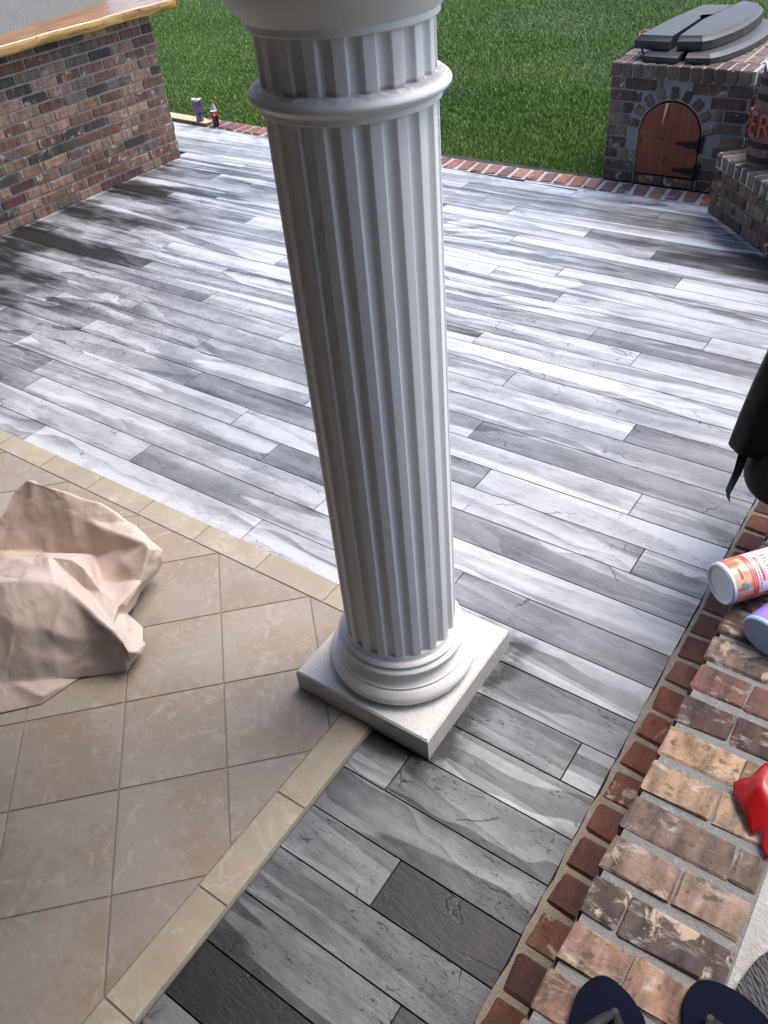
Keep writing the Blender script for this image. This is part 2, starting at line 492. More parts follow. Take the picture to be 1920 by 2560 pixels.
def brick(parent, ctr, size, rot=(0, 0, 0), col=(0.2, 0.1, 0.07), mat='brick', name='brick', bevel=0.005, jit=0.0022):
    key = (tuple(round(s, 3) for s in size), mat, rnd.randrange(4))
    if key not in _cache:
        _cache[key] = box_mesh('brick', size, MAT[mat], bevel, jit, len(_cache))
    o = add(name, _cache[key], parent, ctr, rot)
    k = rnd.uniform(0.85, 1.18) * (0.72 if mat == 'brick' else 0.74)
    o.color = (*[min(1, c * k) for c in col], 1)
    return o


def extrude_poly(name, pts, z0, z1, mat, bevel=0.0, smooth=False):
    bm = bmesh.new()
    vs_ = [bm.verts.new((p[0], p[1], z0)) for p in pts]
    f = bm.faces.new(vs_)
    r = bmesh.ops.extrude_face_region(bm, geom=[f])
    top = [e for e in r['geom'] if isinstance(e, bmesh.types.BMVert)]
    for v in top:
        v.co.z = z1
    bmesh.ops.recalc_face_normals(bm, faces=bm.faces)
    if bevel:
        ed = [e for e in bm.edges if all(abs(v.co.z - z1) < 1e-6 for v in e.verts)]
        bmesh.ops.bevel(bm, geom=ed, offset=bevel, segments=2, affect='EDGES', profile=0.6)
    return bm_mesh(name, bm, mat, smooth)


def clip(poly, a, b, c):
    """keep a*x+b*y<=c"""
    out = []
    for i in range(len(poly)):
        p, q = poly[i], poly[(i + 1) % len(poly)]
        dp, dq = a * p[0] + b * p[1] - c, a * q[0] + b * q[1] - c
        if dp <= 0:
            out.append(p)
        if (dp < 0 < dq) or (dq < 0 < dp):
            t = dp / (dp - dq)
            out.append((p[0] + (q[0] - p[0]) * t, p[1] + (q[1] - p[1]) * t))
    return out


def area(poly):
    return 0.5 * abs(sum(poly[i][0] * poly[(i + 1) % len(poly)][1] - poly[(i + 1) % len(poly)][0] * poly[i][1] for i in range(len(poly)))) if len(poly) > 2 else 0


def lathe(name, prof, mat, seg=48, smooth=True, axis='Z', cap=True):
    vs_, fs = [], []
    for (r, z) in prof:
        for i in range(seg):
            a = 2 * math.pi * i / seg
            vs_.append((r * math.cos(a), r * math.sin(a), z))
    for k in range(len(prof) - 1):
        for i in range(seg):
            j = (i + 1) % seg
            fs.append((k * seg + i, k * seg + j, (k + 1) * seg + j, (k + 1) * seg + i))
    if cap:
        fs.append(tuple(reversed(range(seg))))
        fs.append(tuple((len(prof) - 1) * seg + i for i in range(seg)))
    me = mesh_from(name, vs_, fs, mat)
    if smooth:
        me.polygons.foreach_set('use_smooth', [len(p.vertices) == 4 for p in me.polygons])
        sharp_by_angle(me, 32)
    return me


def sharp_by_angle(me, deg):
    bm = bmesh.new()
    bm.from_mesh(me)
    lim = math.radians(deg)
    for e in bm.edges:
        if len(e.link_faces) == 2 and e.calc_face_angle(0) > lim:
            e.smooth = False
    bm.to_mesh(me)
    bm.free()


def tube(name, pts, r, mat, seg=8, smooth_path=True):
    P = [Vector(p) for p in pts]
    if smooth_path:
        Q = []
        n = len(P)
        for i in range(n - 1):
            p0, p1, p2, p3 = P[max(i - 1, 0)], P[i], P[i + 1], P[min(i + 2, n - 1)]
            for t in (0, .25, .5, .75):
                Q.append(0.5 * ((2 * p1) + (p2 - p0) * t + (2 * p0 - 5 * p1 + 4 * p2 - p3) * t * t + (3 * p1 - p0 - 3 * p2 + p3) * t ** 3))
        Q.append(P[-1])
        P = Q
    vs_, fs = [], []
    for i, p in enumerate(P):
        d = (P[min(i + 1, len(P) - 1)] - P[max(i - 1, 0)]).normalized()
        a = d.cross(Vector((0, 0, 1)))
        if a.length < 1e-4:
            a = Vector((1, 0, 0))
        a.normalize()
        b = d.cross(a)
        for k in range(seg):
            t = 2 * math.pi * k / seg
            vs_.append(p + (a * math.cos(t) + b * math.sin(t)) * r)
    for i in range(len(P) - 1):
        for k in range(seg):
            j = (k + 1) % seg
            fs.append((i * seg + k, i * seg + j, (i + 1) * seg + j, (i + 1) * seg + k))
    fs.append(tuple(range(seg)))
    fs.append(tuple((len(P) - 1) * seg + k for k in reversed(range(seg))))
    return mesh_from(name, vs_, fs, mat, True)


def text_mesh(txt, size, depth=0.0):
    cu_ = bpy.data.curves.new('lettering', 'FONT')
    cu_.body = txt
    cu_.size = size
    cu_.extrude = depth
    cu_.align_x = 'LEFT'
    o = bpy.data.objects.new('lettering', cu_)
    COL.objects.link(o)
    dg = bpy.context.evaluated_depsgraph_get()
    me = bpy.data.meshes.new_from_object(o.evaluated_get(dg))
    bpy.data.objects.remove(o)
    bpy.data.curves.remove(cu_)
    return me


# ------------------------------------------------------------------ ground and lawn
lawn = add('lawn_ground', mesh_from('lawn_ground', [(-60, 0.10, -0.035), (60, 0.10, -0.035), (60, 90, -0.035), (-60, 90, -0.035)], [(0, 1, 2, 3)], MAT['soil']))
tag(lawn, kind='structure')
gnd = add('ground', mesh_from('ground', [(-90, -60, -0.30), (90, -60, -0.30), (90, 120, -0.30), (-90, 120, -0.30)], [(0, 1, 2, 3)], MAT['soil']))
tag(gnd, kind='structure')


def edge_front(xu):            # front line of the brick edging, in plank widths
    return 0.22 if xu > -23 else 0.22 + 0.055 * (-23 - xu)


def make_grass():
    rs = np.random.default_rng(3)
    xs, ys = [], []
    # visible wedge of lawn, denser nearer
    def fill(x0, x1, y0, y1, dens):
        n = int((x1 - x0) * (y1 - y0) * dens)
        xs.append(rs.uniform(x0, x1, n)); ys.append(rs.uniform(y0, y1, n))
    fill(-9.5, -0.6, 0.24, 1.2, 9000)
    fill(-11.5, -1.2, 1.2, 2.6, 6500)
    fill(-14, -1.4, 2.6, 4.6, 4000)
    fill(-18, -1.8, 4.6, 7.4, 2400)
    fill(-19, -1.8, 7.4, 9.5, 1000)
    x = np.concatenate(xs); y = np.concatenate(ys)
    fr = np.where(x / U > -23, 1.62, 1.62 + 0.055 * (-23 - x / U)) * U
    keep = y > fr + rs.uniform(-0.012, 0.03, len(x))
    keep &= ~((x > -2.40) & (y < 1.75) & (x + y > -2.2))          # smoker stands here
    # view wedge on the left
    keep &= x > -7.0 - (y + 0.5) * 1.9
    x, y = x[keep], y[keep]
    n = len(x)
    h = rs.uniform(0.018, 0.038, n) * (1 + 0.3 * np.sin(x * 2.1) * np.cos(y * 1.7))
    wd = rs.uniform(0.0018, 0.0034, n) * (1 + 0.12 * np.clip(y, 0, 8))
    az = rs.uniform(0, 2 * np.pi, n)
    lean = rs.uniform(0.1, 1.0, n) * h
    la = rs.uniform(0, 2 * np.pi, n)
    dx, dy = np.cos(az) * wd, np.sin(az) * wd
    lx, ly = np.cos(la) * lean, np.sin(la) * lean
    z0 = -0.035
    V = np.empty((n, 5, 3), np.float32)
    V[:, 0] = np.stack([x - dx, y - dy, np.full(n, z0)], 1)
    V[:, 1] = np.stack([x + dx, y + dy, np.full(n, z0)], 1)
    V[:, 2] = np.stack([x + dx * .8 + lx * .35, y + dy * .8 + ly * .35, z0 + h * .62], 1)
    V[:, 3] = np.stack([x - dx * .8 + lx * .35, y - dy * .8 + ly * .35, z0 + h * .62], 1)
    V[:, 4] = np.stack([x + lx, y + ly, z0 + h], 1)
    base = (np.arange(n) * 5)[:, None]
    quads = base + np.array([[0, 1, 2, 3]])
    tris = base + np.array([[3, 2, 4]])
    me = bpy.data.meshes.new('grass')
    me.vertices.add(n * 5)
    me.vertices.foreach_set('co', V.ravel())
    loops = np.concatenate([quads, tris], 1).ravel()
    me.loops.add(len(loops))
    me.loops.foreach_set('vertex_index', loops.astype(np.int32))
    starts = np.empty((n, 2), np.int32)
    starts[:, 0] = np.arange(n) * 7
    starts[:, 1] = np.arange(n) * 7 + 4
    me.polygons.add(n * 2)
    me.polygons.foreach_set('loop_start', starts.ravel())
    me.update(calc_edges=True)
    me.materials.append(MAT['grass'])
    o = add('grass', me)
    tag(o, 'thick green lawn grass beyond the brick edging', 'grass', kind='stuff')


make_grass()

# ------------------------------------------------------------------ patio floor: planks scored in the painted overlay
floor = add('patio_floor', mesh_from('patio_floor', [(-8.2, -7.6, -0.012), (0.9, -7.6, -0.012), (0.9, 0.30, -0.012), (-8.2, 0.42, -0.012)], [(0, 1, 2, 3)], MAT['slab_base']))
tag(floor, kind='structure')
J = {  # row: (joints, tones left to right, streak strengths)
    -1: ([-35.0], [.2, .2]), 0: ([-31.0, -19.0], [.25, .2, .2]),
    1: ([-28.0, -16.09], [.3, .25, .22]), 2: ([-33.0, -21.45, -11.53], [.3, .28, .6, .5]), 3: ([-30.5, -19.66], [.3, .38, .42]),
    4: ([-34.49, -17.79], [.4, .32, .25]), 5: ([-31.0, -20.93, -13.56], [.35, .4, .28, .62]), 6: ([-34.78, -22.0, -10.28], [.55, .3, .3, .74]),
    7: ([-27.5, -16.21], [.3, .32, .4]), 8: ([-32.46, -19.06, -8.56], [.45, .3, .42, .3]), 9: ([-35.25, -23.0, -12.97], [.62, .25, .3, .42]),
    10: ([-28.71, -15.41], [.6, .25, .22]), 11: ([-24.0, -12.05], [.3, .5, .18]), 12: ([-31.0, -19.5, -6.13], [.35, .3, .36, .2]),
    13: ([-33.5, -24.25, -9.78], [.4, .22, .45, .58]), 14: ([-30.38, -18.5, -7.85], [.4, .28, .32, .25]), 15: ([-37.24, -25.84, -13.26], [.55, .32, .5, .28]),
    16: ([-29.61, -17.5], [.7, .32, .24]), 17: ([-33.05, -24.7, -10.96], [.35, .4, .22, .2]), 18: ([-31.5, -19.82, -6.41], [.3, .3, .2, .5]),
    19: ([-26.95, -14.0], [.4, .3, .35]), 20: ([-30.93, -22.17, -10.5], [.5, .48, .4, .55]), 21: ([-27.5, -16.09, -5.04], [.45, .42, .18, .5]),
    22: ([-32.0, -20.66, -9.12], [.3, .35, .5, .1]), 23: ([-29.0, -17.54, -4.18], [.35, .16, .38, .36]), 24: ([-26.5, -15.38], [.4, .38, .44]),
    25: ([-25.79, -12.5], [.35, .22, .16]), 26: ([-30.0, -18.98, -7.67], [.35, .22, .4, .45]), 27: ([-23.02, -13.48], [.4, .12, .3]),
    28: ([], [.38]), 29: ([-3.15], [.5, .45]), 30: ([], [.42]), 31: ([-5.94], [.36, .5]), 32: ([], [.46]), 33: ([-4.88], [.26, .98]),
    34: ([], [.48]), 35: ([-3.53], [.5, .62]), 36: ([], [1.0]), 37: ([-4.6], [.28, .45]), 38: ([], [.5]), 39: ([-5.2], [.6, .4]), 40: ([], [.45])}
GAP = 0.0021 / U
pr = random.Random(21)
for k, (js, tones) in J.items():
    y1, y0 = -(k - 1), -k
    xl = -46.0 if k <= 27 else -6.96
    xr = -2.42 if k >= 17 else 3.0
    if 4 <= k <= 27:
        xl = -39.6
    ends = [xl] + list(js) + [xr]
    for i in range(len(ends) - 1):
        a, b = ends[i] + GAP, ends[i + 1] - GAP
        poly = [(a, y0 + GAP), (b, y0 + GAP), (b, y1 - GAP), (a, y1 - GAP)]
        if k <= 1:
            poly = clip(poly, 0, 1, 0.20) if b > -23 and a > -23.5 else clip(poly, 0.055, 1, 0.20 - 0.055 * 23)
            if a < -23 < b:
                poly = clip(poly, 0, 1, 1.2)
        if area(poly) < 0.05:
            continue
        cx, cy = sum(p[0] for p in poly) / len(poly), sum(p[1] for p in poly) / len(poly)
        dz = pr.uniform(-0.0006, 0.0006)
        me = extrude_poly('plank', [((p[0] - cx) * U, (p[1] - cy) * U) for p in poly], -0.010, dz, MAT['plank'], 0.0007)
        o = add('plank', me, floor, (cx * U, cy * U, 0))
        o.color = (min(1.0, tones[i]) + (0.02 if k <= 16 else 0.07 if k <= 27 else (0.17 if k < 31 else 0.26)), pr.uniform(0.25, 0.62) if k <= 16 else (pr.uniform(0.14, 0.34) if k <= 27 else pr.uniform(0.22, 0.42)), pr.random(), 1)

# ------------------------------------------------------------------ beige tile floor and its border
tf = add('tile_floor', mesh_from('tile_floor', [(-9.0, -9.4, -0.008 + 0.012), (-6.97 * U, -9.4, 0.004), (-6.97 * U, -26.95 * U, 0.004), (-9.0, -26.95 * U, 0.004)], [(0, 1, 2, 3)], MAT['grout']))
tag(tf, kind='structure')
TP, TA, TB = 2.19, -29.18, 12.15
g_ = 0.022
for ia in range(-12, 6):
    for ib in range(-12, 14):
        a0, b0 = TA + ia * TP + g_, TB + ib * TP + g_
        a1, b1 = a0 + TP - 2 * g_, b0 + TP - 2 * g_
        sq = [((a + b) / 2 ** .5, (a - b) / 2 ** .5) for a, b in ((a0, b0), (a1, b0), (a1, b1), (a0, b1))]
        sq = clip(sq, 1, 0, -7.735)
        sq = clip(sq, 0, 1, -27.69) if sq else sq
        if len(sq) < 3 or area(sq) < 0.02:
            continue
        cx, cy = sum(p[0] for p in sq) / len(sq), sum(p[1] for p in sq) / len(sq)
        if cx < -30 or cy < -46 or (cx + cy) < -62:
            continue
        me = extrude_poly('tile', [((p[0] - cx) * U, (p[1] - cy) * U) for p in sq], -0.006, 0.0, MAT['tile'], 0.0014)
        add('tile', me, tf, (cx * U, cy * U, 0.0068 + rnd.uniform(-.0003, .0003)))
for i in range(14):
    x1 = -10.11 + 2.222 - i * 2.222 + (0 if i else 0)
    x0 = x1 - 2.222
    if i == 0:
        x1 = -6.99
    me = extrude_poly('border_tile', [(((x0 + .02) - (x0 + x1) / 2) * U, -.345 * U), (((x1 - .02) - (x0 + x1) / 2) * U, -.345 * U), (((x1 - .02) - (x0 + x1) / 2) * U, .345 * U), (((x0 + .02) - (x0 + x1) / 2) * U, .345 * U)], -0.010, 0.0, MAT['border'], 0.0018)
    add('border_tile', me, tf, ((x0 + x1) / 2 * U, -27.305 * U, 0.0078))
for i in range(9):
    y1 = -34.40 + 2.222 * 3 - i * 2.222
    y0 = y1 - 2.222
    y1c = min(y1, -27.70)
    me = extrude_poly('border_tile', [(-.345 * U, (y0 + .02 - (y0 + y1c) / 2) * U), (.345 * U, (y0 + .02 - (y0 + y1c) / 2) * U), (.345 * U, (y1c - .02 - (y0 + y1c) / 2) * U), (-.345 * U, (y1c - .02 - (y0 + y1c) / 2) * U)], -0.010, 0.0, MAT['border'], 0.0018)
    add('border_tile', me, tf, (-7.365 * U, (y0 + y1c) / 2 * U, 0.0078))
box('caulk_strip', (-6.99 * U, -46 * U, -0.006), (-6.945 * U, -29.6 * U, 0.0055), MAT['caulk'], tf)

# ------------------------------------------------------------------ brick edging along the lawn
ed = add('brick_edging', None)
tag(ed, kind='structure')
verts = []
xsx = [-48, -40, -32, -23, -15, -8.3]
for xx in xsx:
    verts.append((xx * U, (edge_front(xx) + 0.02) * U, 0))
for xx in reversed(xsx):
    verts.append((xx * U, (edge_front(xx) + 1.42) * U, 0))
add('mortar_bed', extrude_poly('mortar_bed', [(v[0], v[1]) for v in verts], -0.08, 0.002, MAT['mortar_pale']), ed)
PAV = [(0.27, 0.105, 0.075), (0.21, 0.10, 0.085), (0.33, 0.135, 0.085), (0.24, 0.12, 0.095), (0.17, 0.085, 0.075), (0.30, 0.15, 0.11)]
xx = -8.6
while xx > -47:
    yy = edge_front(xx)
    ang = 0.0 if xx > -23 else -0.055
    brick(ed, ((xx - 0.04) * U, (yy + 0.70 + rnd.uniform(-.03, .03)) * U, -0.021 + rnd.uniform(-.003, .003)), (0.20, 0.096, 0.062), (rnd.uniform(-.02, .02), rnd.uniform(-.02, .02), math.pi / 2 + ang + 0.12 + rnd.uniform(-.04, .04)), rnd.choice(PAV), 'brick_paver', bevel=0.009, jit=0.004)
    xx -= 0.785

# ------------------------------------------------------------------ fluted column
CX, CY = -7.262 * U, -28.265 * U
colm = empty('fluted_column', (CX, CY, 0))
tag(colm, 'tall cream fluted column on a square plinth between tile and planks', 'column')
bm = bmesh.new()
h = 1.69 * U
prof = [(h, -0.012), (h, 0.086), (h - 0.006, 0.0925)]
rings = []
for (s, z) in prof:
    rings.append([bm.verts.new((sx * s, sy * s, z)) for sx, sy in ((-1, -1), (1, -1), (1, 1), (-1, 1))])
for a, b in zip(rings, rings[1:]):
    for i in range(4):
        bm.faces.new((a[i], a[(i + 1) % 4], b[(i + 1) % 4], b[i]))
bm.faces.new(rings[-1])
gp = G('plinth_stucco')
pp_ = gp.pos()
sp_ = gp.noise(pp_, 320.0, 3, 0.7)
gp.col(gp.mix(gp.step(sp_, 0.38, 0.62), (0.50, 0.497, 0.49), (0.68, 0.675, 0.665)))
gp.rough(0.8)
gp.bump(sp_, 0.6, 0.004)
add('plinth', bm_mesh('plinth', bm, gp.mat), colm)


def arc(r0, z0, r1, z1, bulge, n=7):
    """points from (r0,z0) to (r1,z1) bulging outwards"""
    out = []
    for i in range(n + 1):
        t = i / n
        out.append((r0 + (r1 - r0) * t + bulge * math.sin(math.pi * t), z0 + (z1 - z0) * t))
    return out


bp = [(0.222, 0.0915)] + arc(0.224, 0.096, 0.221, 0.158, 0.017, 9) + [(0.2165, 0.160), (0.2165, 0.168)] + arc(0.214, 0.169, 0.198, 0.203, -0.004, 6) + \
    [(0.197, 0.205)] + arc(0.197, 0.206, 0.194, 0.230, 0.010, 7) + [(0.1885, 0.2315), (0.1885, 0.233)] + arc(0.1885, 0.2335, 0.187, 0.250, 0.008, 6) + [(0.181, 0.252), (0.178, 0.258), (0.1765, 0.268)]
add('base_moulding', lathe('base_moulding', bp, MAT['column'], 96), colm)


def fluted(name, r, z0, z1, n=20, depth=0.0130, frac=0.54):
    ts = []
    for i in range(n):
        c = 2 * math.pi * i / n + 0.11
        wd = 2 * math.pi / n
        for t in (-0.5, -0.42):
            pass
        half = wd * frac / 2
        ts.append((c - wd / 2, 0.0))
        ts.append((c - wd / 2 + (wd / 2 - half) * 0.85, 0.0))
        for k in range(9):
            u = -1 + 2 * k / 8
            ts.append((c + half * u, depth * math.sqrt(max(0, 1 - u * u)) ** 0.9 if abs(u) < 1 else 0.001))
        ts.append((c + half + (wd / 2 - half) * 0.15, 0.0))
    rows = [(z0 - 0.012, 0), (z0, 0), (z0 + 0.0015, 1), (z0 + 0.012, 1)] + [(z0 + (z1 - z0) * t, 1) for t in (0.25, 0.5, 0.75)] + [(z1 - 0.004, 1), (z1, 1), (z1 + 0.001, 0), (z1 + 0.012, 0)]
    vs_, fs = [], []
    m = len(ts)
    for z, fl in rows:
        for a, d in ts:
            rr = r - d * fl
            vs_.append((rr * math.cos(a), rr * math.sin(a), z))
    for k in range(len(rows) - 1):
        for i in range(m):
            j = (i + 1) % m
            fs.append((k * m + i, k * m + j, (k + 1) * m + j, (k + 1) * m + i))
    me = mesh_from(name, vs_, fs, MAT['column'], True)
    sharp_by_angle(me, 28)
    return me


add('shaft', fluted('shaft', 0.1765, 0.268, 1.7935), colm)
rp = [(0.160, 1.7936), (0.1820, 1.794), (0.1845, 1.796), (0.1848, 1.806), (0.1865, 1.8075)] + arc(0.188, 1.808, 0.186, 1.840, 0.0165, 10) + [(0.182, 1.8415), (0.160, 1.842)]
add('neck_ring', lathe('neck_ring', rp, MAT['column'], 96), colm)
add('neck', fluted('neck', 0.1755, 1.8416, 1.9365), colm)
cp = [(0.160, 1.9367), (0.182, 1.9375), (0.185, 1.9405), (0.1855, 1.952), (0.188, 1.954)] + arc(0.190, 1.955, 0.242, 2.045, 0.010, 9) + [(0.244, 2.055)]
add('capital', lathe('capital', cp, MAT['column'], 96), colm)
box('abacus', (-0.25, -0.25, 2.0552), (0.25, 0.25, 2.11), MAT['column'], colm, 0.004)

# ------------------------------------------------------------------ porch roof, and unseen walls and overhang added to shade it
pr_ = empty('porch_roof', (-4.0, -6.8, 0))
tag(pr_, 'painted porch roof resting on the fluted column', 'roof')
off = (-4.0, -6.8, 0)
box('beam', (-9.0, CY - .16, 2.111), (CX + .16, CY + .16, 2.48), MAT['roof_white'], pr_, 0.004, off)
box('beam', (CX - .16, -6.999, 2.111), (CX + .16, CY - .162, 2.48), MAT['roof_white'], pr_, 0.004, off)
box('ceiling', (-9.0, -6.999, 2.60), (CX + .40, -3.85, 2.70), MAT['ceiling'], pr_, 0, off)
hs = empty('house', (-3.0, -7.0, 0))
tag(hs, 'grey house walls enclosing the tiled porch', 'house')
off = (-3.0, -7.0, 0)
box('wall', (-9.0, -7.3, 0), (2.2, -7.0, 3.2), MAT['house_brick'], hs, 0, off)
box('eave', (CX + .405, -6.999, 2.74), (2.2, -4.7, 2.86), MAT['ceiling'], hs, 0, off)  # unseen overhang added to darken the floor near the camera
box('wall', (1.3, -6.999, 0), (1.6, -4.9, 2.739), MAT['house_brick'], hs, 0, off)  # out of view, added to block low sky light from the right
box('wall', (-4.6, -6.999, 0), (-4.3, -4.75, 2.59), MAT['house_brick'], hs, 0, off)  # out of view, added to close the porch to light from the left

# ------------------------------------------------------------------ brick bar on the left
BX = -39.25 * U
bar = empty('brick_bar', (BX, -3.74 * U, 0))
tag(bar, 'waist-high mixed red and brown brick bar wall under the wooden slab', 'wall')
WP = [((0.17, 0.083, 0.055), 5), ((0.12, 0.05, 0.038), 3), ((0.075, 0.055, 0.044), 3), ((0.33, 0.21, 0.135), 4), ((0.16, 0.12, 0.09), 4), ((0.29, 0.175, 0.125), 4), ((0.055, 0.043, 0.036), 1), ((0.22, 0.125, 0.08), 4)]


def wallcol():
    return rnd.choices([c for c, _ in WP], [k for _, k in WP])[0]


CH, BL = 0.0754, 1.48 * U
wy0, wy1, wtop = -20.0 * U, -3.74 * U, 7.37 * U
o = box('mortar_core', (BX - 0.55, wy0, 0), (BX - 0.0065, wy1 - 0.0065, wtop - 0.001), MAT['mortar_bar'], bar, 0, (BX, -3.74 * U, 0))
for c in range(15):
    z0, z1 = c * CH + 0.004, c * CH + CH - 0.008
    if c == 0:
        z0 = 0.002
    if z1 > wtop - .002:
        z1 = wtop - 0.003
    if z1 - z0 < 0.02:
        continue
    ph = (-15.62 if c % 2 == 0 else -14.87) * U
    k0 = math.floor((wy0 - ph) / BL)
    for k in range(k0, k0 + 16):
        a, b = ph + k * BL + 0.005, ph + (k + 1) * BL - 0.005
        b = min(b, wy1)
        if b - a < 0.03 or a < -18.2 * U:
            continue
        d = 0.02 + (0.006 if rnd.random() < .15 else 0)
        brick(bar, (-0.018 + rnd.uniform(-.002, .002), (a + b) / 2 - wy1, (z0 + z1) / 2), (b - a, 0.036, z1 - z0), (0, 0, math.pi / 2), wallcol())
    # return end
    for q in range(3):
        ln = BL - .01
        y_ = 0.0
        x1 = -0.055 - q * BL - (0 if c % 2 else BL / 2 - .05)
        brick(bar, (x1 - ln / 2 + 0.01, y_ - 0.012, (z0 + z1) / 2), (ln, 0.026, z1 - z0), (0, 0, 0), wallcol())

sl = empty('bar_slab', (-38.4 * U, -2.5 * U, wtop))
tag(sl, 'glossy live-edge wooden slab on top of the brick bar', 'bar top')
front, back = [], []
sr = random.Random(5)
ny = 26
for i in range(ny + 1):
    y = -2.52 * U + (-19.5 * U + 2.52 * U) * i / ny
    front.append((0.012 * math.sin(i * 0.9) + 0.008 * math.sin(i * 2.3 + 1), y + 2.5 * U))
    t = (y / U + 3.66) / (-11.67 + 3.66)
    bxx = (-42.36 + 1.54 * t) * U + 38.4 * U
    back.append((bxx + 0.01 * math.sin(i * 1.7), y + 2.5 * U))
bm = bmesh.new()
layers = []
for (zz, ins) in ((0.0, 0.008), (0.014, 0.0), (0.058, 0.001), (0.068, 0.006)):
    layers.append([bm.verts.new((f[0] - ins, f[1], zz)) for f in front] + [bm.verts.new((f[0] + ins, f[1], zz)) for f in reversed(back)])
n = len(layers[0])
for a, b in zip(layers, layers[1:]):
    for i in range(n):
        f = bm.faces.new((a[i], a[(i + 1) % n], b[(i + 1) % n], b[i]))
        f.material_index = 1
        f.smooth = True
tf_ = bm.faces.new(layers[-1])
bf_ = bm.faces.new(list(reversed(layers[0])))
me = bm_mesh('slab', bm, MAT['slab_wood'])
me.materials.append(MAT['slab_edge'])
add('slab', me, sl)

# rendered wall standing behind the bar
kw = add('kitchen_wall', None, None, (-8.35, -1.2, 0))
box('panel', (-8.6, -4.4, 0), (-8.35, 0.95, 2.6), MAT['stucco'], kw, 0, (-8.35, -1.2, 0))
tag(kw, 'pale grey rendered wall behind the wooden bar slab', 'wall')

# ------------------------------------------------------------------ board, tumbler and soda bottle on the edging
bd = empty('wooden_board', (-6.95, 0.27, 0.011))
tag(bd, 'short pale plywood board lying on the brick edging', 'board')
for nm, zz, m in (('ply_core', (0.0, 0.017), 'board_edge'), ('face_veneer', (0.0172, 0.023), 'board_wood')):
    add(nm, extrude_poly(nm, [(-0.55, 0.0), (0.535, -0.075), (0.548, -0.002), (0.40, 0.055), (-0.55, 0.10)], zz[0], zz[1], MAT[m]), bd)


def mat_tumbler():
    g = G('tumbler_swirl')
    p = g.obj()
    n1 = g.noise(p, 26.0, 3, 0.5, 2.5)
    c = g.ramp(n1, [(0.38, (0.030, 0.022, 0.085)), (0.5, (0.085, 0.06, 0.18)), (0.56, (0.26, 0.22, 0.36)), (0.62, (0.06, 0.045, 0.14))])
    g.col(c)
    g.rough(0.3)
    return g.mat


tb = empty('tumbler', (-6.525, 0.238, 0.034))
tag(tb, 'purple swirled steel tumbler standing on the plywood board', 'tumbler')
add('cup', lathe('cup', [(0.026, 0.0), (0.034, 0.002), (0.036, 0.008), (0.0385, 0.09), (0.047, 0.155), (0.0485, 0.186)], mat_tumbler(), 40), tb)
add('rim', lathe('rim', [(0.0486, 0.1862), (0.0492, 0.192), (0.0495, 0.200), (0.046, 0.203), (0.043, 0.196), (0.02, 0.195)], simple('brushed_steel', (0.55, 0.57, 0.6), 0.3, 0.9, 0.05), 40), tb)

sb = empty('soda_bottle', (-6.305, 0.226, 0.0115))
tag(sb, 'small plastic cola bottle with red cap and label on the bricks', 'bottle')
add('cola', lathe('cola', [(0.020, 0.0), (0.029, 0.004), (0.0315, 0.014), (0.031, 0.03), (0.0285, 0.05), (0.030, 0.07), (0.0325, 0.085), (0.0325, 0.092)], simple('dark_cola', (0.010, 0.004, 0.003), 0.12, 0, 0.05), 32), sb)
lab = simple('red_label', (0.45, 0.012, 0.015), 0.4, 0, 0.05)
lb = add('label', lathe('label', [(0.0326, 0.0925), (0.0330, 0.095), (0.0330, 0.132), (0.0324, 0.135)], lab, 32), sb)
wl = simple('white_print', (0.75, 0.75, 0.75), 0.5, 0, 0.03)
vs_, fs = [], []
for i in range(5):
    a = math.radians(-50 - 6 + i * 6)
    for z in (0.1, 0.118):
        vs_.append((0.0334 * math.cos(a), 0.0334 * math.sin(a), z))
for i in range(4):
    fs.append((2 * i, 2 * i + 2, 2 * i + 3, 2 * i + 1))
add('print', mesh_from('print', vs_, fs, wl), lb)
gl = G('clear_plastic')
gl.col((0.8, 0.86, 0.86)); gl.rough(0.1); gl.set(Transmission_Weight=0.75, IOR=1.2, Alpha=1.0)
add('neck', lathe('neck', [(0.0322, 0.1355), (0.030, 0.15), (0.022, 0.175), (0.014, 0.195), (0.0125, 0.203)], gl.mat, 32), sb)
add('cap', lathe('cap', [(0.0135, 0.2035), (0.0148, 0.205), (0.0148, 0.222), (0.013, 0.225)], lab, 24), sb)

# ------------------------------------------------------------------ brick smoker with arched door
SX, SY = -2.385, 0.27
sm = empty('brick_smoker', (SX, SY, 0))
tag(sm, 'brick outdoor oven base with arched wooden door beside the lawn', 'oven')
SP = [((0.085, 0.047, 0.038), 5), ((0.055, 0.038, 0.033), 3), ((0.15, 0.108, 0.08), 3), ((0.12, 0.066, 0.05), 4), ((0.18, 0.135, 0.10), 3), ((0.095, 0.072, 0.056), 3)]


def smcol():
    return rnd.choices([c for c, _ in SP], [k for _, k in SP])[0]


DL, DR, DC, DRAD, DZ = 0.232, 0.672, 0.452, 0.2195, 0.352        # door opening in the smoker's frame
DB = 0.076
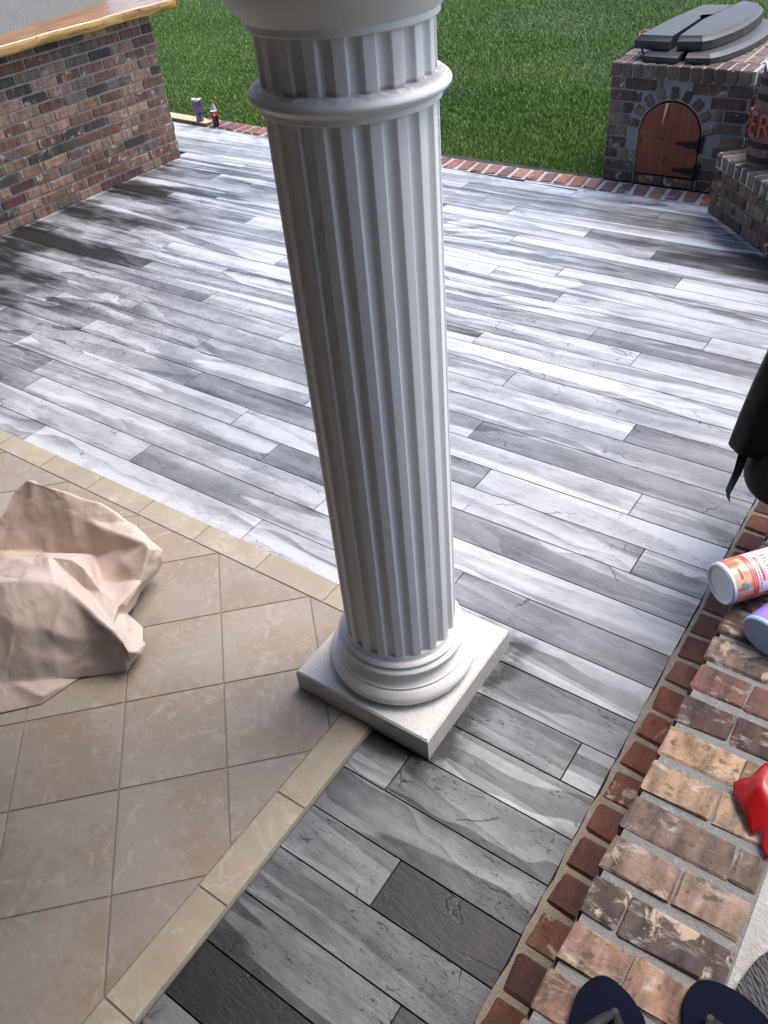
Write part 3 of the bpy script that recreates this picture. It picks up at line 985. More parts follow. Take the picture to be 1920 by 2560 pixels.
# mortar core with an arched recess: three slabs round the opening and a back
bm = bmesh.new()
na = 24
cols = [(0.004, 0.0), (DL, 0.0)] + [(DC + DRAD * math.cos(math.pi - math.pi * i / na), DZ + DRAD * math.sin(math.pi * i / na)) for i in range(na + 1)] + [(DR, 0.0), (0.95, 0.0)]
for y in (0.009,):
    lo_ = [bm.verts.new((x, y, z)) for x, z in cols]
    hi_ = [bm.verts.new((x, y, 0.695)) for x, z in cols]
    bk_ = [bm.verts.new((x, 0.10, z)) for x, z in cols]
    for i in range(len(cols) - 1):
        if cols[i + 1][0] - cols[i][0] > 1e-4:
            bm.faces.new((lo_[i], lo_[i + 1], hi_[i + 1], hi_[i]))
        bm.faces.new((lo_[i], bk_[i], bk_[i + 1], lo_[i + 1]))
add('mortar_face', bm_mesh('mortar_face', bm, MAT['mortar']), sm)
add('core', box_mesh('core', (0.94, 1.45, 0.694), MAT['mortar'], 0), sm, (0.477, 0.10 + 0.725 + 0.001, 0.348))
box('sill_core', (DL + .002, 0.012, 0.0), (DR - .002, 0.099, 0.07), MAT['slab_base'], sm)
SC = 0.0770
for c in range(9):
    z0, z1 = c * SC + 0.006, (c + 1) * SC - 0.006
    if c == 0: z0 = 0.002
    zc = (z0 + z1) / 2
    if z1 > 0.693: z1 = 0.691
    # half-width of opening + arch ring at this course
    if z0 < DZ:
        lo, hi = DL - 0.006, DR + 0.006
        if z1 > 0.30: lo, hi = DL - 0.085, DR + 0.085
    else:
        zz = max(zc - DZ - 0.012, 0)
        rr = DRAD + 0.083
        wdt = math.sqrt(max(0, rr * rr - zz * zz))
        lo, hi = DC - wdt, DC + wdt
        if zz >= rr: lo, hi = DC, DC
    segs = []
    x = 0.0
    off = 0.0 if c % 2 else -0.135
    x = off
    while x < 0.95:
        a, b = max(x + 0.006, 0.0), min(x + 0.232 - 0.006, 0.955)
        for (p, q) in ((a, min(b, lo - 0.004)), (max(a, hi + 0.004), b)):
            if q - p > 0.028:
                segs.append((p, q))
            elif lo == hi:
                break
        x += 0.232
    if lo == hi:
        segs = []
        x = off
        while x < 0.95:
            a, b = max(x + 0.006, 0.0), min(x + 0.226, 0.955)
            if b - a > .03: segs.append((a, b))
            x += 0.232
    for a, b in segs:
        brick(sm, ((a + b) / 2, 0.020 + rnd.uniform(-.002, .002), (z0 + z1) / 2), (b - a, 0.036, z1 - z0), (0, 0, 0), smcol())
    # left return face
    for q in range(4):
        brick(sm, (0.014, 0.155 + q * 0.232 + (0 if c % 2 else 0.1), (z0 + z1) / 2), (0.22, 0.026, z1 - z0), (0, 0, math.pi / 2), smcol())
# voussoirs
for i in range(9):
    a = math.radians(12 + (180 - 24) * i / 8)
    rr = DRAD + 0.046
    brick(sm, (DC + rr * math.cos(a), 0.018, DZ + rr * math.sin(a)), (0.056, 0.036, 0.068), (0, math.pi / 2 - a + rnd.uniform(-.05, .05), 0), smcol(), bevel=0.006, jit=0.004)
# two loose bricks under the door
for a, b in ((DL + .012, DL + 0.208), (DL + 0.22, DR - 0.012)):
    brick(sm, ((a + b) / 2, 0.034, 0.034), (b - a, 0.05, 0.064), (0, 0, 0), (0.14, 0.11, 0.085), jit=0.003)
# rowlock cap: edges and deck
cxk = -0.005
while cxk < 0.93:
    brick(sm, (cxk + 0.034, 0.092, 0.742), (0.205, 0.067, 0.086), (0, 0, math.pi / 2), rnd.choice([(0.13, 0.085, 0.07), (0.10, 0.05, 0.042), (0.085, 0.045, 0.04), (0.15, 0.10, 0.085)]), bevel=0.007)
    cxk += 0.0785
for rr in range(5):
    yk = 0.205 + rr * 0.215
    cxk = -0.005
    while cxk < 0.93:
        brick(sm, (cxk + 0.045, yk + 0.098, 0.745), (0.205, 0.092, 0.078), (0, 0, math.pi / 2), rnd.choice([(0.19, 0.13, 0.11), (0.15, 0.10, 0.085), (0.17, 0.115, 0.10)]), bevel=0.006)
        cxk += 0.103
add('cap_mortar', box_mesh('cap_mortar', (0.95, 1.45, 0.082), MAT['mortar_pale'], 0), sm, (0.475, 0.735, 0.737))

# the door
dpl = [(DL + .006, DB)] + [(DC + (DRAD - .008) * math.cos(math.pi - math.pi * i / 28), DZ - 0.004 + (DRAD - .008) * math.sin(math.pi * i / 28)) for i in range(29)] + [(DR - .006, DB + 0.006)]
bm = bmesh.new()
va = [bm.verts.new((x - DC, 0.0, z)) for x, z in dpl]
f = bm.faces.new(va)
r = bmesh.ops.extrude_face_region(bm, geom=[f])
for v in r['geom']:
    if isinstance(v, bmesh.types.BMVert): v.co.y += 0.03
bmesh.ops.recalc_face_normals(bm, faces=bm.faces)
edf = [e for e in bm.edges if all(abs(v.co.y) < 1e-6 for v in e.verts)]
bmesh.ops.bevel(bm, geom=edf, offset=0.003, segments=1, affect='EDGES')
door = add('door', bm_mesh('door', bm, MAT['door_wood']), sm, (DC, 0.004, 0))
add('resin_crack', mesh_from('resin_crack', [(-0.050, -0.0012, 0.553), (-0.028, -0.0012, 0.556), (-0.044, -0.0012, 0.47), (-0.058, -0.0012, 0.405)], [(0, 1, 2, 3)], simple('pale_sapwood', (0.55, 0.36, 0.14), 0.4)), door)
for hz in (0.305, 0.128):
    pts = [(0.196, -0.024), (0.196, 0.024), (0.16, 0.022), (0.085, 0.008), (0.075, 0.014), (0.062, 0.012), (0.055, 0.0), (0.062, -0.012), (0.075, -0.014), (0.085, -0.008), (0.16, -0.022)]
    bm = bmesh.new()
    va = [bm.verts.new((x, -0.0065, hz + z)) for x, z in pts]
    f = bm.faces.new(va)
    r = bmesh.ops.extrude_face_region(bm, geom=[f])
    for v in r['geom']:
        if isinstance(v, bmesh.types.BMVert): v.co.y += 0.005
    add('strap_hinge', bm_mesh('strap_hinge', bm, MAT['iron']), door)
    pts = [(0.222, -0.05), (0.247, -0.045), (0.240, -0.02), (0.248, 0.0), (0.240, 0.02), (0.252, 0.045), (0.235, 0.075), (0.222, 0.05)]
    bm = bmesh.new()
    va = [bm.verts.new((x, -0.0095, hz + z)) for x, z in pts]
    f = bm.faces.new(va)
    r = bmesh.ops.extrude_face_region(bm, geom=[f])
    for v in r['geom']:
        if isinstance(v, bmesh.types.BMVert): v.co.y += 0.006
    add('hinge_plate', bm_mesh('hinge_plate', bm, MAT['iron']), door)
    me = lathe('hinge_barrel', [(0.008, -0.045), (0.010, -0.043), (0.010, 0.043), (0.008, 0.045)], MAT['iron'], 12)
    add('hinge_barrel', me, door, (0.210, -0.006, hz))

# angled wing joining the oven on the right, and the low ledge in front of it
WA = -math.pi / 4
wing = empty('angled_brick_wall', (-1.425, 0.268, 0), WA)
tag(wing, 'brown brick wall turning forward beside the arched door', 'wall')
box('mortar_core', (0.004, 0.012, 0), (1.7, 0.6, 0.695), MAT['mortar'], wing)
for c in range(9):
    z0, z1 = c * SC + 0.006, min((c + 1) * SC - 0.006, 0.691)
    for q in range(8):
        a = q * 0.232 + (0 if c % 2 else -0.116) + 0.006
        b = a + 0.220
        a = max(a, 0.004)
        if b - a < .03: continue
        brick(wing, ((a + b) / 2, 0.016, (z0 + z1) / 2), (b - a, 0.03, z1 - z0), (0, 0, 0), smcol())
for q in range(20):
    brick(wing, (0.034 + q * 0.0785, 0.10, 0.742), (0.205, 0.067, 0.086), (0, 0, math.pi / 2), rnd.choice([(0.17, 0.115, 0.095), (0.13, 0.08, 0.065), (0.19, 0.14, 0.115)]), bevel=0.007)
for q in range(20):
    brick(wing, (0.034 + q * 0.0785, 0.32, 0.742), (0.205, 0.067, 0.084), (0, 0, math.pi / 2), rnd.choice([(0.17, 0.115, 0.095), (0.13, 0.08, 0.065)]), bevel=0.007)
box('cap_mortar', (0.002, 0.004, 0.6952), (1.7, 0.44, 0.778), MAT['mortar_pale'], wing)

ledge = empty('low_brick_ledge', (-1.501, -0.054, 0), WA)
tag(ledge, 'low angled brick ledge that the barrel stands on', 'ledge')
LP = [(0.11, 0.058, 0.042), (0.16, 0.105, 0.075), (0.20, 0.135, 0.095), (0.13, 0.088, 0.064), (0.17, 0.095, 0.066)]
box('mortar_core', (0.008, 0.012, 0.0), (1.6, 0.235, 0.293), MAT['mortar'], ledge)
for c in range(4):
    z0, z1 = c * 0.0735 + 0.006, (c + 1) * 0.0735 - 0.006
    if c == 0: z0 = 0.002
    for q in range(9):
        a = q * 0.232 + (-0.15 if c % 2 else -0.04) + 0.007
        b = a + 0.218
        a, b = max(a, 0.0), min(b, 1.6)
        if b - a < .03: continue
        brick(ledge, ((a + b) / 2, 0.018, (z0 + z1) / 2), (b - a, 0.036, z1 - z0), (0, 0, 0), rnd.choice(LP), bevel=0.007, jit=0.003)
    brick(ledge, (0.014, 0.105 if c % 2 else 0.15, (z0 + z1) / 2), (0.16, 0.028, z1 - z0), (0, 0, math.pi / 2), rnd.choice(LP), bevel=0.007)
for q in range(20):
    a = 0.003 + q * 0.0785
    brick(ledge, (a + 0.034, 0.108 + rnd.uniform(-.004, .004), 0.340 + rnd.uniform(-.002, .002)), (0.225, 0.066, 0.092), (0, 0, math.pi / 2), rnd.choice([(0.16, 0.115, 0.092), (0.13, 0.085, 0.068), (0.18, 0.13, 0.105), (0.11, 0.07, 0.055)]), bevel=0.010, jit=0.003)
box('cap_mortar', (0.006, 0.002, 0.2932), (1.57, 0.215, 0.378), MAT['mortar_pale'], ledge)

# ------------------------------------------------------------------ barrel with lettering
BRX, BRY, BRZ = -1.168, -0.172, 0.3875
brl = empty('wooden_barrel', (BRX, BRY, BRZ))
tag(brl, 'weathered wooden barrel with dark hoops and raised red letters', 'barrel')


def brad(z):
    t = (z - 0.27) / 0.27
    return 0.128 - 0.012 * t * t


def mat_stave():
    g = G('barrel_stave')
    q = g.sep(g.obj())
    oi = g.oi()
    v = g.xyz(g.m('MULTIPLY', q[0], 60.0), g.m('MULTIPLY', q[1], 60.0), g.m('ADD', g.m('MULTIPLY', q[2], 5.0), g.m('MULTIPLY', oi.outputs['Random'], 40.0)))
    n1 = g.noise(v, 1.0, 4, 0.65)
    k = g.m('ADD', 0.55, n1)
    c = g.mix(1.0, oi.outputs['Color'], g.xyz(k, k, k), 'MULTIPLY')
    blue = g.step(g.noise(g.obj(), 14.0, 3), 0.58, 0.66)
    c = g.mix(g.m('MULTIPLY', blue, 0.5), c, (0.10, 0.16, 0.21))
    g.col(c)
    g.rough(0.75)
    g.bump(n1, 0.4, 0.003)
    return g.mat


stv = mat_stave()
NS = 22
for i in range(NS):
    a0, a1 = 2 * math.pi * (i + .03) / NS, 2 * math.pi * (i + .97) / NS
    vs_, fs = [], []
    zs = [0.0, 0.07, 0.14, 0.21, 0.27, 0.33, 0.40, 0.47, 0.54]
    for z in zs:
        r0 = brad(z)
        for (a, rr) in ((a0, r0 - .012), (a0, r0), ((a0 + a1) / 2, r0 + .0006), (a1, r0), (a1, r0 - .012)):
            vs_.append((rr * math.cos(a), rr * math.sin(a), z))
    for k in range(len(zs) - 1):
        for j in range(5):
            fs.append((k * 5 + j, k * 5 + (j + 1) % 5, (k + 1) * 5 + (j + 1) % 5, (k + 1) * 5 + j))
    fs.append(tuple(reversed(range(5))))
    fs.append(tuple(range(len(vs_) - 5, len(vs_))))
    o = add('stave', mesh_from('stave', vs_, fs, stv), brl)
    o.color = (*rnd.choice([(0.10, 0.055, 0.05), (0.085, 0.06, 0.06), (0.07, 0.05, 0.045), (0.12, 0.06, 0.05), (0.09, 0.08, 0.08)]), 1)
for z in (0.052, 0.135, 0.395, 0.475):
    add('hoop', lathe('hoop', [(brad(z - .018) + .0012, z - .018), (brad(z) + .0045, z - .015), (brad(z) + .0045, z + .015), (brad(z + .018) + .0012, z + .018)], simple('rust_hoop', (0.028, 0.018, 0.015), 0.7, 0.5), 44, cap=False), brl)
add('head', lathe('head', [(0.02, 0.500), (0.112, 0.500), (0.112, 0.512), (0.02, 0.513)], MAT['board_edge'], 30), brl)
lred = simple('letter_red', (0.26, 0.05, 0.032), 0.6)
base_a = math.atan2(-5.73 - BRY, 0 - BRX)                    # bearing to the viewer's side
for ch, da in (('B', -2.05), ('E', -1.48), ('E', -0.93), ('R', -0.36)):
    me = text_mesh(ch, 0.19, 0.007)
    me.materials.clear()
    me.materials.append(lred)
    a = base_a + da
    cs = [v.co.x for v in me.vertices]
    mid = (min(cs) + max(cs)) / 2
    for v in me.vertices:
        v.co.x = (v.co.x - mid) * 0.68
    rr = brad(0.26) + 0.012
    o = add('letter', me, brl, (rr * math.cos(a), rr * math.sin(a), 0.185), (math.pi / 2, 0, a + math.pi / 2))
# folded towel on the barrel
tw = empty('white_cloth', (BRX + 0.02, BRY - 0.01, BRZ + 0.5415))
tag(tw, 'folded white cloth lying on top of the barrel', 'cloth')
bm = bmesh.new()
bmesh.ops.create_grid(bm, x_segments=14, y_segments=10, size=0.5)
for v in bm.verts:
    x, y = v.co.x * 0.26, v.co.y * 0.17
    v.co = Vector((x, y, 0.016 + 0.006 * math.sin(x * 40) * math.cos(y * 30) - 0.10 * max(0, abs(x) - 0.115)))
r = bmesh.ops.extrude_face_region(bm, geom=bm.faces[:])
for v in r['geom']:
    if isinstance(v, bmesh.types.BMVert): v.co.z -= 0.016
add('fold', bm_mesh('fold', bm, simple('white_cotton', (0.75, 0.77, 0.8), 0.9), True), tw, (0, 0, 0.003), (0, 0, 0.35))

# ------------------------------------------------------------------ stacked resin table tops on the oven
# outline of one half: left leaf and right leaf, parted by the slot that ends in the pole hole
leftleaf = [(-2.264, 0.417), (-2.046, 0.423), (-2.046, 0.56), (-2.052, 0.996), (-2.077, 1.022), (-2.075, 1.084), (-2.004, 1.121), (-1.970, 1.455), (-2.177, 1.423), (-2.235, 0.994)]
rightleaf = [(-2.005, 0.446), (-1.870, 0.475), (-1.842, 0.520), (-1.820, 0.58), (-1.780, 0.74), (-1.758, 0.90), (-1.752, 1.06), (-1.755, 1.20), (-1.768, 1.34), (-1.786, 1.449), (-1.82, 1.526), (-1.947, 1.609), (-1.964, 1.455), (-1.998, 1.113), (-2.02, 0.956)]
inner_l, inner_r = {2, 3, 4, 5, 6, 7}, {12, 13, 14}
half_l, half_r = {1}, {0}
for lv, (dz, ddx, ddy, rz, zs, lbl) in enumerate(((0.7885, 0.11, -0.085, -0.03, 0.64, 'lower dark grey resin table top of the stack on the oven'), (0.8450, 0.0, 0.0, 0.0, 1.0, 'upper dark grey resin table top of the stack, with slot and pole hole'))):
    root = empty('resin_table_top', (-2.0 + ddx, 1.0 + ddy, dz), rz)
    tag(root, lbl, 'table top', 'resin table tops stacked on the oven')
    for pts, inn, hlf in ((leftleaf, inner_l, half_l), (rightleaf, inner_r, half_r)):
        n = len(pts)
        P = [Vector((p[0] + 2.0, p[1] - 1.0)) for p in pts]
        bm = bmesh.new()
        lay = []
        for zz, ins in ((0.0, -0.040), (0.05, -0.036), (0.066, -0.014), (0.08, 0.0)):
            ring = []
            for i in range(n):
                e1 = (P[i] - P[i - 1]).normalized()
                e2 = (P[(i + 1) % n] - P[i]).normalized()
                nn = Vector((-(e1.y + e2.y), e1.x + e2.x))
                if nn.length < 1e-6: nn = Vector((-e1.y, e1.x))
                nn.normalize()
                k = -0.10 if i in inn else 1.0
                off_ = nn * (ins * k)
                if i in hlf:
                    off_ = Vector((0.0, ins))
                ring.append(bm.verts.new((P[i].x + off_.x, P[i].y + off_.y, zz * zs)))
            lay.append(ring)
        for a, b in zip(lay, lay[1:]):
            for i in range(n):
                bm.faces.new((a[i], a[(i + 1) % n], b[(i + 1) % n], b[i]))
        fs_ = [bm.faces.new(lay[-1]), bm.faces.new(list(reversed(lay[0])))]
        bmesh.ops.triangulate(bm, faces=fs_)
        add('leaf', bm_mesh('leaf', bm, MAT['resin']), root)
    for (hx, yy, wd) in ((-2.165, 0.3755, 0.075), (-1.93, 0.412, 0.085)):
        box('latch_notch', (hx - wd / 2 + 2.0, yy - 1.0, 0.0), (hx + wd / 2 + 2.0, yy + 0.02 - 1.0, 0.022 * zs), MAT['strap'], root)
# cable and strap behind the table tops
cbl = empty('black_cable', (-2.30, 0.47, 0.788))
tag(cbl, 'loose black cable on the brick cap beside the table tops', 'cable')
add('cord', tube('cord', [(-0.075, -0.13, 0.008), (-0.07, -0.02, 0.02), (-0.03, 0.06, 0.05), (0.03, 0.02, 0.07), (0.05, -0.03, 0.03), (0.10, -0.07, 0.012)], 0.006, MAT['strap']), cbl)
osp = empty('orange_strap', (-2.30, 0.62, 0.788))
tag(osp, 'coiled orange cord peeking out beside the table tops', 'cord')
add('coil', tube('coil', [(0.06, -0.02, 0.03), (-0.02, -0.03, 0.07), (-0.045, 0.0, 0.10), (-0.01, 0.02, 0.115), (0.05, 0.01, 0.10), (0.01, -0.02, 0.085), (-0.04, -0.01, 0.075), (0.05, 0.02, 0.05)], 0.007, simple('orange_cord', (0.42, 0.15, 0.07), 0.6)), osp)

# ------------------------------------------------------------------ brick doorstep
ST = 0.50
step = empty('brick_step', (-0.2175, -4.5, 0))
tag(step, 'raised weathered brick doorstep with thick mortar joints', 'step')
so = (-0.2175, -4.5, 0)
box('mortar_bed', (-0.205, -7.25, 0.0), (1.149, -3.05, ST - 0.0045), MAT['mortar'], step, 0, so)
rows = {0: (0.31, 0.20, 0.125), -1: (0.33, 0.225, 0.15), -2: (0.17, 0.12, 0.092), -3: (0.26, 0.18, 0.135), -4: (0.065, 0.045, 0.038), -5: (0.25, 0.15, 0.105), -6: (0.23, 0.135, 0.095), -7: (0.19, 0.115, 0.082),
        1: (0.085, 0.042, 0.036), 2: (0.12, 0.055, 0.043), 3: (0.15, 0.10, 0.078), 4: (0.095, 0.045, 0.036), 5: (0.08, 0.05, 0.042), 6: (0.13, 0.08, 0.06), 7: (0.10, 0.05, 0.04)}
for q in range(-16, 14):
    yc = -4.480 + q * 0.1088
    if yc > -3.1: continue
    col = rows.get(q, (0.17, 0.09, 0.065))
    split = {0: .62, -1: .55, -2: .80, -3: .52, -4: .28, -5: .44, -6: .36}.get(q, rnd.choice([.3, .45, .6]))
    L = 0.288
    a, b, c_ = -0.2175, -0.2175 + L * split, -0.2175 + L
    for (p, qq) in ((a, b - 0.002), (b + 0.002, c_)):
        brick(step, ((p + qq) / 2 - so[0] + 0.002, yc - so[1] + rnd.uniform(-.002, .002), ST - 0.030 + rnd.uniform(-.0015, .0015)), (qq - p, 0.087, 0.062), (0, 0, rnd.uniform(-.012, .012)), col, 'brick_step', bevel=0.005, jit=0.0034)
    # stretchers of the landing behind
for q in range(-10, 6):
    yc = -4.42 + q * 0.222
    if yc > -3.1: continue
    brick(step, (0.176 - so[0], yc - so[1], ST - 0.032), (0.205, 0.09, 0.062), (0, 0, math.pi / 2), rnd.choice([(0.30, 0.15, 0.09), (0.2, 0.11, 0.075), (0.12, 0.06, 0.05)]), 'brick_step', bevel=0.007, jit=0.003)
box('landing_mortar', (0.078, -7.25, ST - 0.0043), (0.30, -3.06, ST - 0.0025), MAT['mortar_pale'], step, 0, so)
box('landing', (0.3002, -7.25, ST - 0.0043), (1.148, -3.06, ST - 0.002), MAT['mortar'], step, 0, so)
# riser bricks
for c in range(6):
    for q in range(19):
        yc = -7.2 + q * 0.222 + (0.11 if c % 2 else 0)
        if yc > -3.16: continue
        brick(step, (-0.2095 - so[0], yc - so[1], 0.037 + c * 0.073), (0.21, 0.02, 0.060), (0, 0, math.pi / 2), wallcol(), 'brick')

# flush brick edging at the foot of the step
e2 = add('paver_edging', None)
tag(e2, kind='structure')
wob = random.Random(9)
pts = [(-0.222, -7.2), (-0.222, -2.6)]
yv = -2.6
left = []
while yv > -7.2:
    left.append((-0.367 + wob.uniform(-.004, .004), yv))
    yv -= 0.05
add('mortar_bed', extrude_poly('mortar_bed', pts + left, -0.03, 0.0015, MAT['mortar_tan']), e2)
for q in range(-16, 17):
    yc = (-27.78 - q * 0.80) * U
    if yc < -7.1 or yc > -2.65: continue
    brick(e2, (-0.286 + rnd.uniform(-.003, .003), yc, -0.0085 + rnd.uniform(-.001, .002)), (0.134, 0.103, 0.034), (rnd.uniform(-.008, .008), rnd.uniform(-.008, .008), rnd.uniform(-.035, .035)), rnd.choice([(0.13, 0.048, 0.035), (0.16, 0.062, 0.042), (0.10, 0.042, 0.034), (0.20, 0.085, 0.055), (0.22, 0.075, 0.04)]), 'brick_paver', bevel=0.008, jit=0.004)

# ------------------------------------------------------------------ doormat
def mat_braid():
    g = G('braided_mat')
    q = g.sep(g.pos())
    a = g.m('ADD', q[0], q[1])
    b = g.m('SUBTRACT', q[0], q[1])
    vv = g.n('ShaderNodeTexVoronoi', {'feature': 'F1'}, Scale=1.0, Randomness=0.75)
    g.put(vv.inputs['Vector'], g.xyz(g.m('MULTIPLY', a, 105.0), g.m('MULTIPLY', b, 46.0), 0.0))
    hgt = g.m('SUBTRACT', 0.8, g.m('MULTIPLY', vv.outputs['Distance'], 1.6))
    n1 = g.noise(g.pos(), 120.0, 3)
    g.col(g.mix(g.m('ADD', g.m('MULTIPLY', g.m('ADD', hgt, 1.0), 0.3), g.m('MULTIPLY', n1, 0.4)), (0.02, 0.019, 0.021), (0.10, 0.095, 0.10)))
    g.rough(0.9)
    g.bump(hgt, 0.8, 0.008)
    return g.mat


mt = empty('door_mat', (0.55, -5.1, ST))
tag(mt, 'dark grey braided door mat at the corner of the doorstep', 'mat')
mp = [(0.94, -4.80), (0.25, -4.72), (0.16, -4.79), (0.123, -4.841), (0.111, -4.863), (0.101, -4.897), (0.094, -4.93), (0.092, -5.2), (0.092, -5.6), (0.94, -5.6)]
add('weave', extrude_poly('weave', [(p[0] - .55, p[1] + 5.1) for p in reversed(mp)], 0.002, 0.014, mat_braid(), 0.004), mt)

# ------------------------------------------------------------------ flip flops
def flipflop(front, tail, post, sa, sb_, label):
    pts = front + tail
    cx, cy = sum(p[0] for p in pts) / len(pts), sum(p[1] for p in pts) / len(pts)
    r = empty('flip_flop', (cx, cy, ST + 0.003))
    tag(r, label, 'flip flop', 'flip flops on the doorstep')
    P = [Vector((p[0] - cx, p[1] - cy)) for p in pts]
    n = len(P)
    Q = []
    for i in range(n):
        p0, p1, p2, p3 = P[i - 1], P[i], P[(i + 1) % n], P[(i + 2) % n]
        for t in (0, 1 / 3, 2 / 3):
            Q.append(0.5 * ((2 * p1) + (p2 - p0) * t + (2 * p0 - 5 * p1 + 4 * p2 - p3) * t * t + (3 * p1 - p0 - 3 * p2 + p3) * t ** 3))
    Q = [(q.x, q.y) for q in Q]
    add('midsole', extrude_poly('midsole', [(x * 1.012, y * 1.008) for x, y in Q], 0.0, 0.008, MAT['teal']), r)
    add('footbed', extrude_poly('footbed', Q, 0.0082, 0.020, MAT['navy'], 0.003), r)
    pz = 0.020
    px, py = post[0] - cx, post[1] - cy
    for s in (sa, sb_):
        sx, sy = s[0] - cx, s[1] - cy
        vs_, fs = [], []
        m = 8
        for i in range(m + 1):
            t = i / m
            cxn, cyn = px + (sx - px) * t, py + (sy - py) * t
            d = Vector((sx - px, sy - py)).normalized()
            wdt = 0.006 + 0.009 * t
            zz = pz - 0.002 + 0.062 * math.sin(math.pi * min(t * 0.62 + 0.10, 1)) * (1 - 0.25 * t) - (0.03 * max(0, t - .7))
            nx, ny_ = -d.y * wdt, d.x * wdt
            for dz in (0, 0.004):
                vs_ += [(cxn + nx, cyn + ny_, zz + dz), (cxn - nx, cyn - ny_, zz + dz)]
        for i in range(m):
            a = i * 4
            b = a + 4
            fs += [(a, a + 1, b + 1, b), (a + 2, b + 2, b + 3, a + 3), (a, b, b + 2, a + 2), (a + 1, a + 3, b + 3, b + 1)]
        add('strap', mesh_from('strap', vs_, fs, MAT['strap'], True), r)
    add('toe_post', lathe('toe_post', [(0.008, 0.0), (0.006, 0.004), (0.005, 0.02), (0.007, 0.024)], MAT['strap'], 12), r, (px, py, 0.0198))


flipflop([(-0.138, -5.166), (-0.145, -5.142), (-0.148, -5.109), (-0.14, -5.079), (-0.125, -5.059), (-0.107, -5.053), (-0.083, -5.056), (-0.059, -5.064), (-0.039, -5.077), (-0.026, -5.087)],
         [(-0.008, -5.12), (-0.004, -5.17), (-0.005, -5.25), (-0.012, -5.31), (-0.035, -5.345), (-0.065, -5.335), (-0.095, -5.29), (-0.120, -5.22)],
         (-0.076, -5.112), (-0.018, -5.20), (-0.118, -5.215), 'navy flip flop nearer the patio, left of the pair')
flipflop([(0.032, -5.055), (0.021, -5.028), (0.019, -5.003), (0.025, -4.978), (0.037, -4.963), (0.058, -4.953), (0.086, -4.949), (0.112, -4.95), (0.14, -4.958), (0.155, -4.965)],
         [(0.178, -4.99), (0.192, -5.04), (0.205, -5.12), (0.212, -5.19), (0.195, -5.225), (0.165, -5.225), (0.12, -5.18), (0.07, -5.115)],
         (0.069, -5.03), (0.175, -5.08), (0.075, -5.12), 'navy flip flop nearer the door mat, right of the pair')

# ------------------------------------------------------------------ containers lying on the step
def mat_honey():
    g = G('honey_wrap')
    q = g.sep(g.obj())          # z along the axis
    ang = g.m('ARCTAN2', q[1], q[0])
    n1 = g.noise(g.xyz(g.m('MULTIPLY', ang, 1.6), g.m('MULTIPLY', q[2], 12.0), 2.0), 1.0, 2, 0.4, 0.8)
    c = g.ramp(n1, [(0.36, (0.42, 0.12, 0.045)), (0.47, (0.60, 0.21, 0.10)), (0.55, (0.72, 0.42, 0.28)), (0.68, (0.70, 0.36, 0.22))])
    g.col(c)
    g.rough(0.22)
    return g.mat


def lay_root(name, base, phi, R, label, cat):
    """root at the base disc centre; local z runs along the container's axis"""
    r = empty(name, base)
    a = Vector((math.cos(phi), math.sin(phi), 0))
    zup = Vector((0, 0, 1))
    y = zup
    x = y.cross(a).normalized()
    m = Matrix((x, y, a)).transposed().to_4x4()
    m.translation = Vector(base)
    r.matrix_world = m
    r.rotation_euler = m.to_euler()
    r.location = base
    tag(r, label, cat)
    return r


HR = 0.0615
hb = lay_root('wrapped_container', (-0.254, -3.985, ST + HR + 0.001), 0.904, HR, 'orange wrapped container with white base lying on the doorstep', 'container')
wplast = simple('white_plastic', (0.62, 0.67, 0.76), 0.35, 0, 0.04)
add('base', lathe('base', [(0.001, 0.008), (0.030, 0.0075), (0.047, 0.006), (0.0505, 0.002), (0.055, 0.0), (0.0595, 0.004), (0.060, 0.0122)], wplast, 48, cap=False), hb)
add('body', lathe('body', [(0.060, 0.0125), (0.0612, 0.02), (0.0615, 0.05), (0.0615, 0.20), (0.055, 0.225), (0.03, 0.24)], mat_honey(), 48), hb)


def wrap(me, R, z0, a0, flip=1):
    """wrap flat lettering (x right, y up) on the container: x runs down round the side, y along... axis"""
    for v in me.vertices:
        s, t = v.co.x, v.co.y
        a = a0 + s / R
        v.co = Vector((R * math.cos(a), R * math.sin(a), z0 + t))
    me.update()


def band(name, R, z0, z1, a0, a1, mat, parent, seg=24):
    vs_, fs = [], []
    for i in range(seg + 1):
        a = a0 + (a1 - a0) * i / seg
        for z in (z0, z1):
            vs_.append((R * math.cos(a), R * math.sin(a), z))
    for i in range(seg):
        fs.append((2 * i, 2 * i + 1, 2 * i + 3, 2 * i + 2))
    return add(name, mesh_from(name, vs_, fs, mat, True), parent)


coral = simple('coral_print', (0.72, 0.10, 0.085), 0.35, 0, 0.03)
whitep = simple('label_white', (0.74, 0.76, 0.80), 0.35, 0, 0.03)
inkm = simple('dark_ink', (0.05, 0.04, 0.05), 0.5, 0, 0.03)
pinkm = simple('pink_ink', (0.75, 0.45, 0.45), 0.5, 0, 0.03)
greenm = simple('green_ink', (0.10, 0.32, 0.14), 0.5, 0, 0.03)
bluem = simple('blue_ink', (0.10, 0.22, 0.50), 0.5, 0, 0.03)
A0, A1 = math.radians(55), math.radians(182)
lbw = band('label', HR + .0004, 0.077, 0.20, A0, A1, whitep, hb)
band('label_band', HR + .0005, 0.060, 0.0768, A0 - .05, A1 + .05, coral, hb)
band('pill', HR + .0008, 0.0895, 0.0975, math.radians(82), math.radians(150), coral, lbw)
t = text_mesh('HONE', 0.028)
t.materials.clear(); t.materials.append(inkm)
wrap(t, HR + .0009, 0.109, math.radians(80))
add('lettering', t, lbw)
